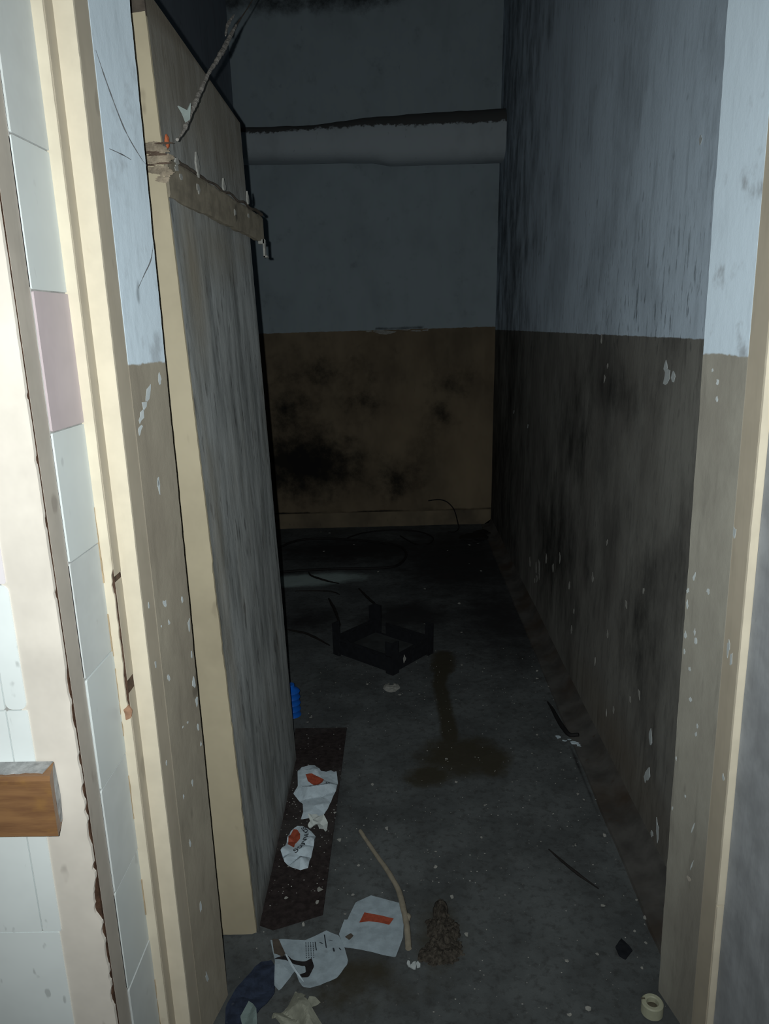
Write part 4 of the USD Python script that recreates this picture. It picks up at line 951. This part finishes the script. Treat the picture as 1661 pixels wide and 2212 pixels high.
for pts, r, lab in [([(-0.60, 4.49), (-0.573, 4.418), (-0.482, 4.328), (-0.391, 4.262)], 0.006, 'dark twig lying across the pale floor patch'),
                    ([(-0.640, 4.154), (-0.465, 4.143), (-0.402, 4.113), (-0.373, 4.074)], 0.004, 'thin curved twig just in front of the pale floor patch'),
                    ([(-0.430, 4.004), (-0.384, 3.837), (-0.334, 3.606)], 0.008, 'dark stick pointing at the left back side of the crate'),
                    ([(-0.267, 4.163), (-0.192, 3.967), (-0.137, 3.842)], 0.007, 'dark stick lying behind the crate, right of the other'),
                    ([(-0.600, 3.572), (-0.490, 3.507), (-0.368, 3.365)], 0.006, 'dark stick between the partition and the crate')]:
    obj('loose_stick', tube([(x, y, r * 0.9) for x, y in pts], [r * 0.6, r, r, r * 0.5], 7, 8, 0.3), M['twig'], smooth=60, label=lab, cat='stick')
obj('twig', tube([(0.402, 1.895, 0.003), (0.43, 1.842, 0.004), (0.462, 1.792, 0.004), (0.505, 1.735, 0.003)], [0.0018, 0.0038, 0.0042, 0.0015], 7, 8, 0.2), M['twig'], smooth=60,
    label='straight dark twig on the bare floor at right', cat='stick')
obj('cable_offcut', tube([(0.566, 2.765, 0.006), (0.573, 2.71, 0.007), (0.577, 2.64, 0.008), (0.585, 2.564, 0.008), (0.598, 2.51, 0.009), (0.628, 2.494, 0.018)], [0.003, 0.006, 0.0085, 0.009, 0.0085, 0.007], 8, 8, 0.1), M['rubber'], smooth=60,
    label='curved black cable offcut by the right wall', cat='cable')
for x, y, r, a in [(0.552, 2.495, 0.011, 1.2), (0.572, 2.472, 0.010, 0.8), (0.603, 2.452, 0.020, 0.7), (0.618, 2.440, 0.012, 1.0), (0.59, 2.478, 0.010, 0.5)]:
    seed += 1
    z_ = crumple(seed, 0.02, 25, 0.004, 4)
    o = np.array(chip_outline(r, seed, a, 10).exterior.coords)[:-1] + np.array([x, y])
    obj('paper_scrap', paper_mesh(o, z_, 0.004), M['paper'], label='torn white paper scrap below the cable offcut by the right wall', cat='paper', group='torn scraps by the right wall')

# small things at the near right
obj('black_scrap', paper_mesh([(0.517, 1.562), (0.533, 1.524), (0.508, 1.498), (0.496, 1.508), (0.494, 1.535)], crumple(81, 0.014, 22, 0.003, 4), 0.004, 0.002), M['leather'],
    label='small black square scrap on the floor near the right jamb', cat='scrap')
rg = thing('plastic_ring', 'cream round plastic ring lying against the right jamb', 'ring', loc=(0.527, 1.362, 0.0))
obj('rim', lathe([(0.0125, 0.012), (0.0125, 0.026), (0.0145, 0.028), (0.021, 0.028), (0.0235, 0.0255), (0.0235, 0.0), (0.0125, 0.0), (0.0125, 0.012)], 32), M['ring'], rg, smooth=35)
obj('core', lathe([(0, 0.0), (0.0127, 0.0), (0.0127, 0.014), (0.006, 0.017), (0, 0.017)], 24), M['ring_core'], rg, smooth=35, label='brown hollow centre')
obj('notch', box(-0.0225, -0.0135, 0.006, 0.011, 0.0268, 0.0286, 0.0008), M['ring_core'], rg)

# scattered flakes
FLK = [(0.576, 3.053), (0.563, 2.982), (0.597, 2.908), (0.481, 2.525), (0.56, 2.13), (0.548, 2.159), (0.58, 1.954), (0.595, 1.694), (0.502, 1.676), (0.558, 1.590), (0.574, 1.552), (0.60, 1.633), (0.370, 1.501), (0.447, 1.520), (0.541, 1.478), (0.388, 1.372), (0.343, 1.356),
       (-0.072, 2.002), (-0.215, 1.952), (-0.239, 2.078), (-0.150, 1.841), (0.072, 1.894), (0.069, 1.831), (-0.161, 1.727), (-0.178, 1.658), (-0.254, 1.697), (-0.341, 1.715), (-0.253, 1.743), (-0.283, 1.621), (0.050, 2.861), (-0.382, 2.686), (-0.391, 2.650), (-0.123, 2.231), (0.135, 2.376),
       (0.240, 2.108), (0.158, 2.236), (0.213, 1.953), (0.107, 1.715), (0.135, 1.584), (-0.17, 2.96), (-0.03, 2.86), (0.25, 3.13), (0.30, 3.9), (0.12, 4.15), (0.42, 4.6), (0.48, 4.45), (0.30, 4.9), (-0.35, 5.1), (-0.55, 5.42), (-0.62, 5.45), (-0.16, 4.48), (-0.07, 4.56), (0.46, 5.02), (0.52, 5.05), (0.1, 3.62), (0.28, 3.5), (-0.55, 4.95)]
for i, (x, y) in enumerate(FLK):
    seed += 1
    area = ('lying on or beside the dark mat' if x < -0.2 and y < 2.72 else 'scattered near the back wall behind the crate' if y > 3.45 else 'on the bare floor between mat and crate' if y > 2.8 and x < 0.4
            else 'along the foot of the right wall' if x > 0.32 else 'around the bent stick and the stain in mid floor')
    r = rng.uniform(0.0035, 0.0065) * (1 + 0.25 * max(0, y - 2))
    if (x, y) in ((-0.253, 1.743), (-0.215, 1.952), (0.388, 1.372)):
        r = 0.009
    m = flat(chip_outline(r, seed, rng.uniform(0.6, 1.5), 7), 0.0016)
    m.apply_transform(trimesh.transformations.rotation_matrix(rng.uniform(-0.25, 0.25), (1, 0, 0)))
    m.apply_translation((x, y, (MATZ if x < -0.235 and 1.62 < y < 2.6 else 0.0) + 0.0005))
    obj('plaster_flake', m, M['flake'], label='tiny pale plaster flake ' + area, cat='flake', group='plaster flakes ' + area)
for k, (x, y, r) in enumerate([(-0.001, 1.489, 0.009), (0.011, 1.494, 0.006), (-0.012, 1.497, 0.006)]):
    seed += 1
    m = flat(chip_outline(r, seed, 1.6, 8), 0.004); m.apply_translation((x, y, 0.0))
    obj('white_crumb', m, M['chip'], label='bright white crumb in front of the bent stick end', cat='crumb', group='white crumbs by the bent stick')

# fine grit, uncountable
g = np.random.default_rng(12)
ms = []
for i in range(750):
    if i < 110:
        x, y = g.uniform(-0.40, -0.235), g.uniform(1.62, 2.25)
    else:
        x, y = g.uniform(-0.4, 0.6), g.uniform(1.35, 3.3)
    if -0.01 < x < 0.15 and 1.45 < y < 1.76 or (-0.36 < x < 0 and y < 1.73):
        continue
    r = g.uniform(0.0007, 0.0022)
    t = trimesh.creation.icosahedron()
    t.apply_scale((r * g.uniform(0.7, 1.5), r, r * 0.6)); t.apply_translation((x, y, (0.003 if x < -0.235 and y > 1.62 else -0.001) + r * 0.3))
    ms.append(t)
obj('floor_grit', cat(*ms), M['flake'], label='fine pale grit strewn over the floor and mat', cat='grit', kind='stuff')
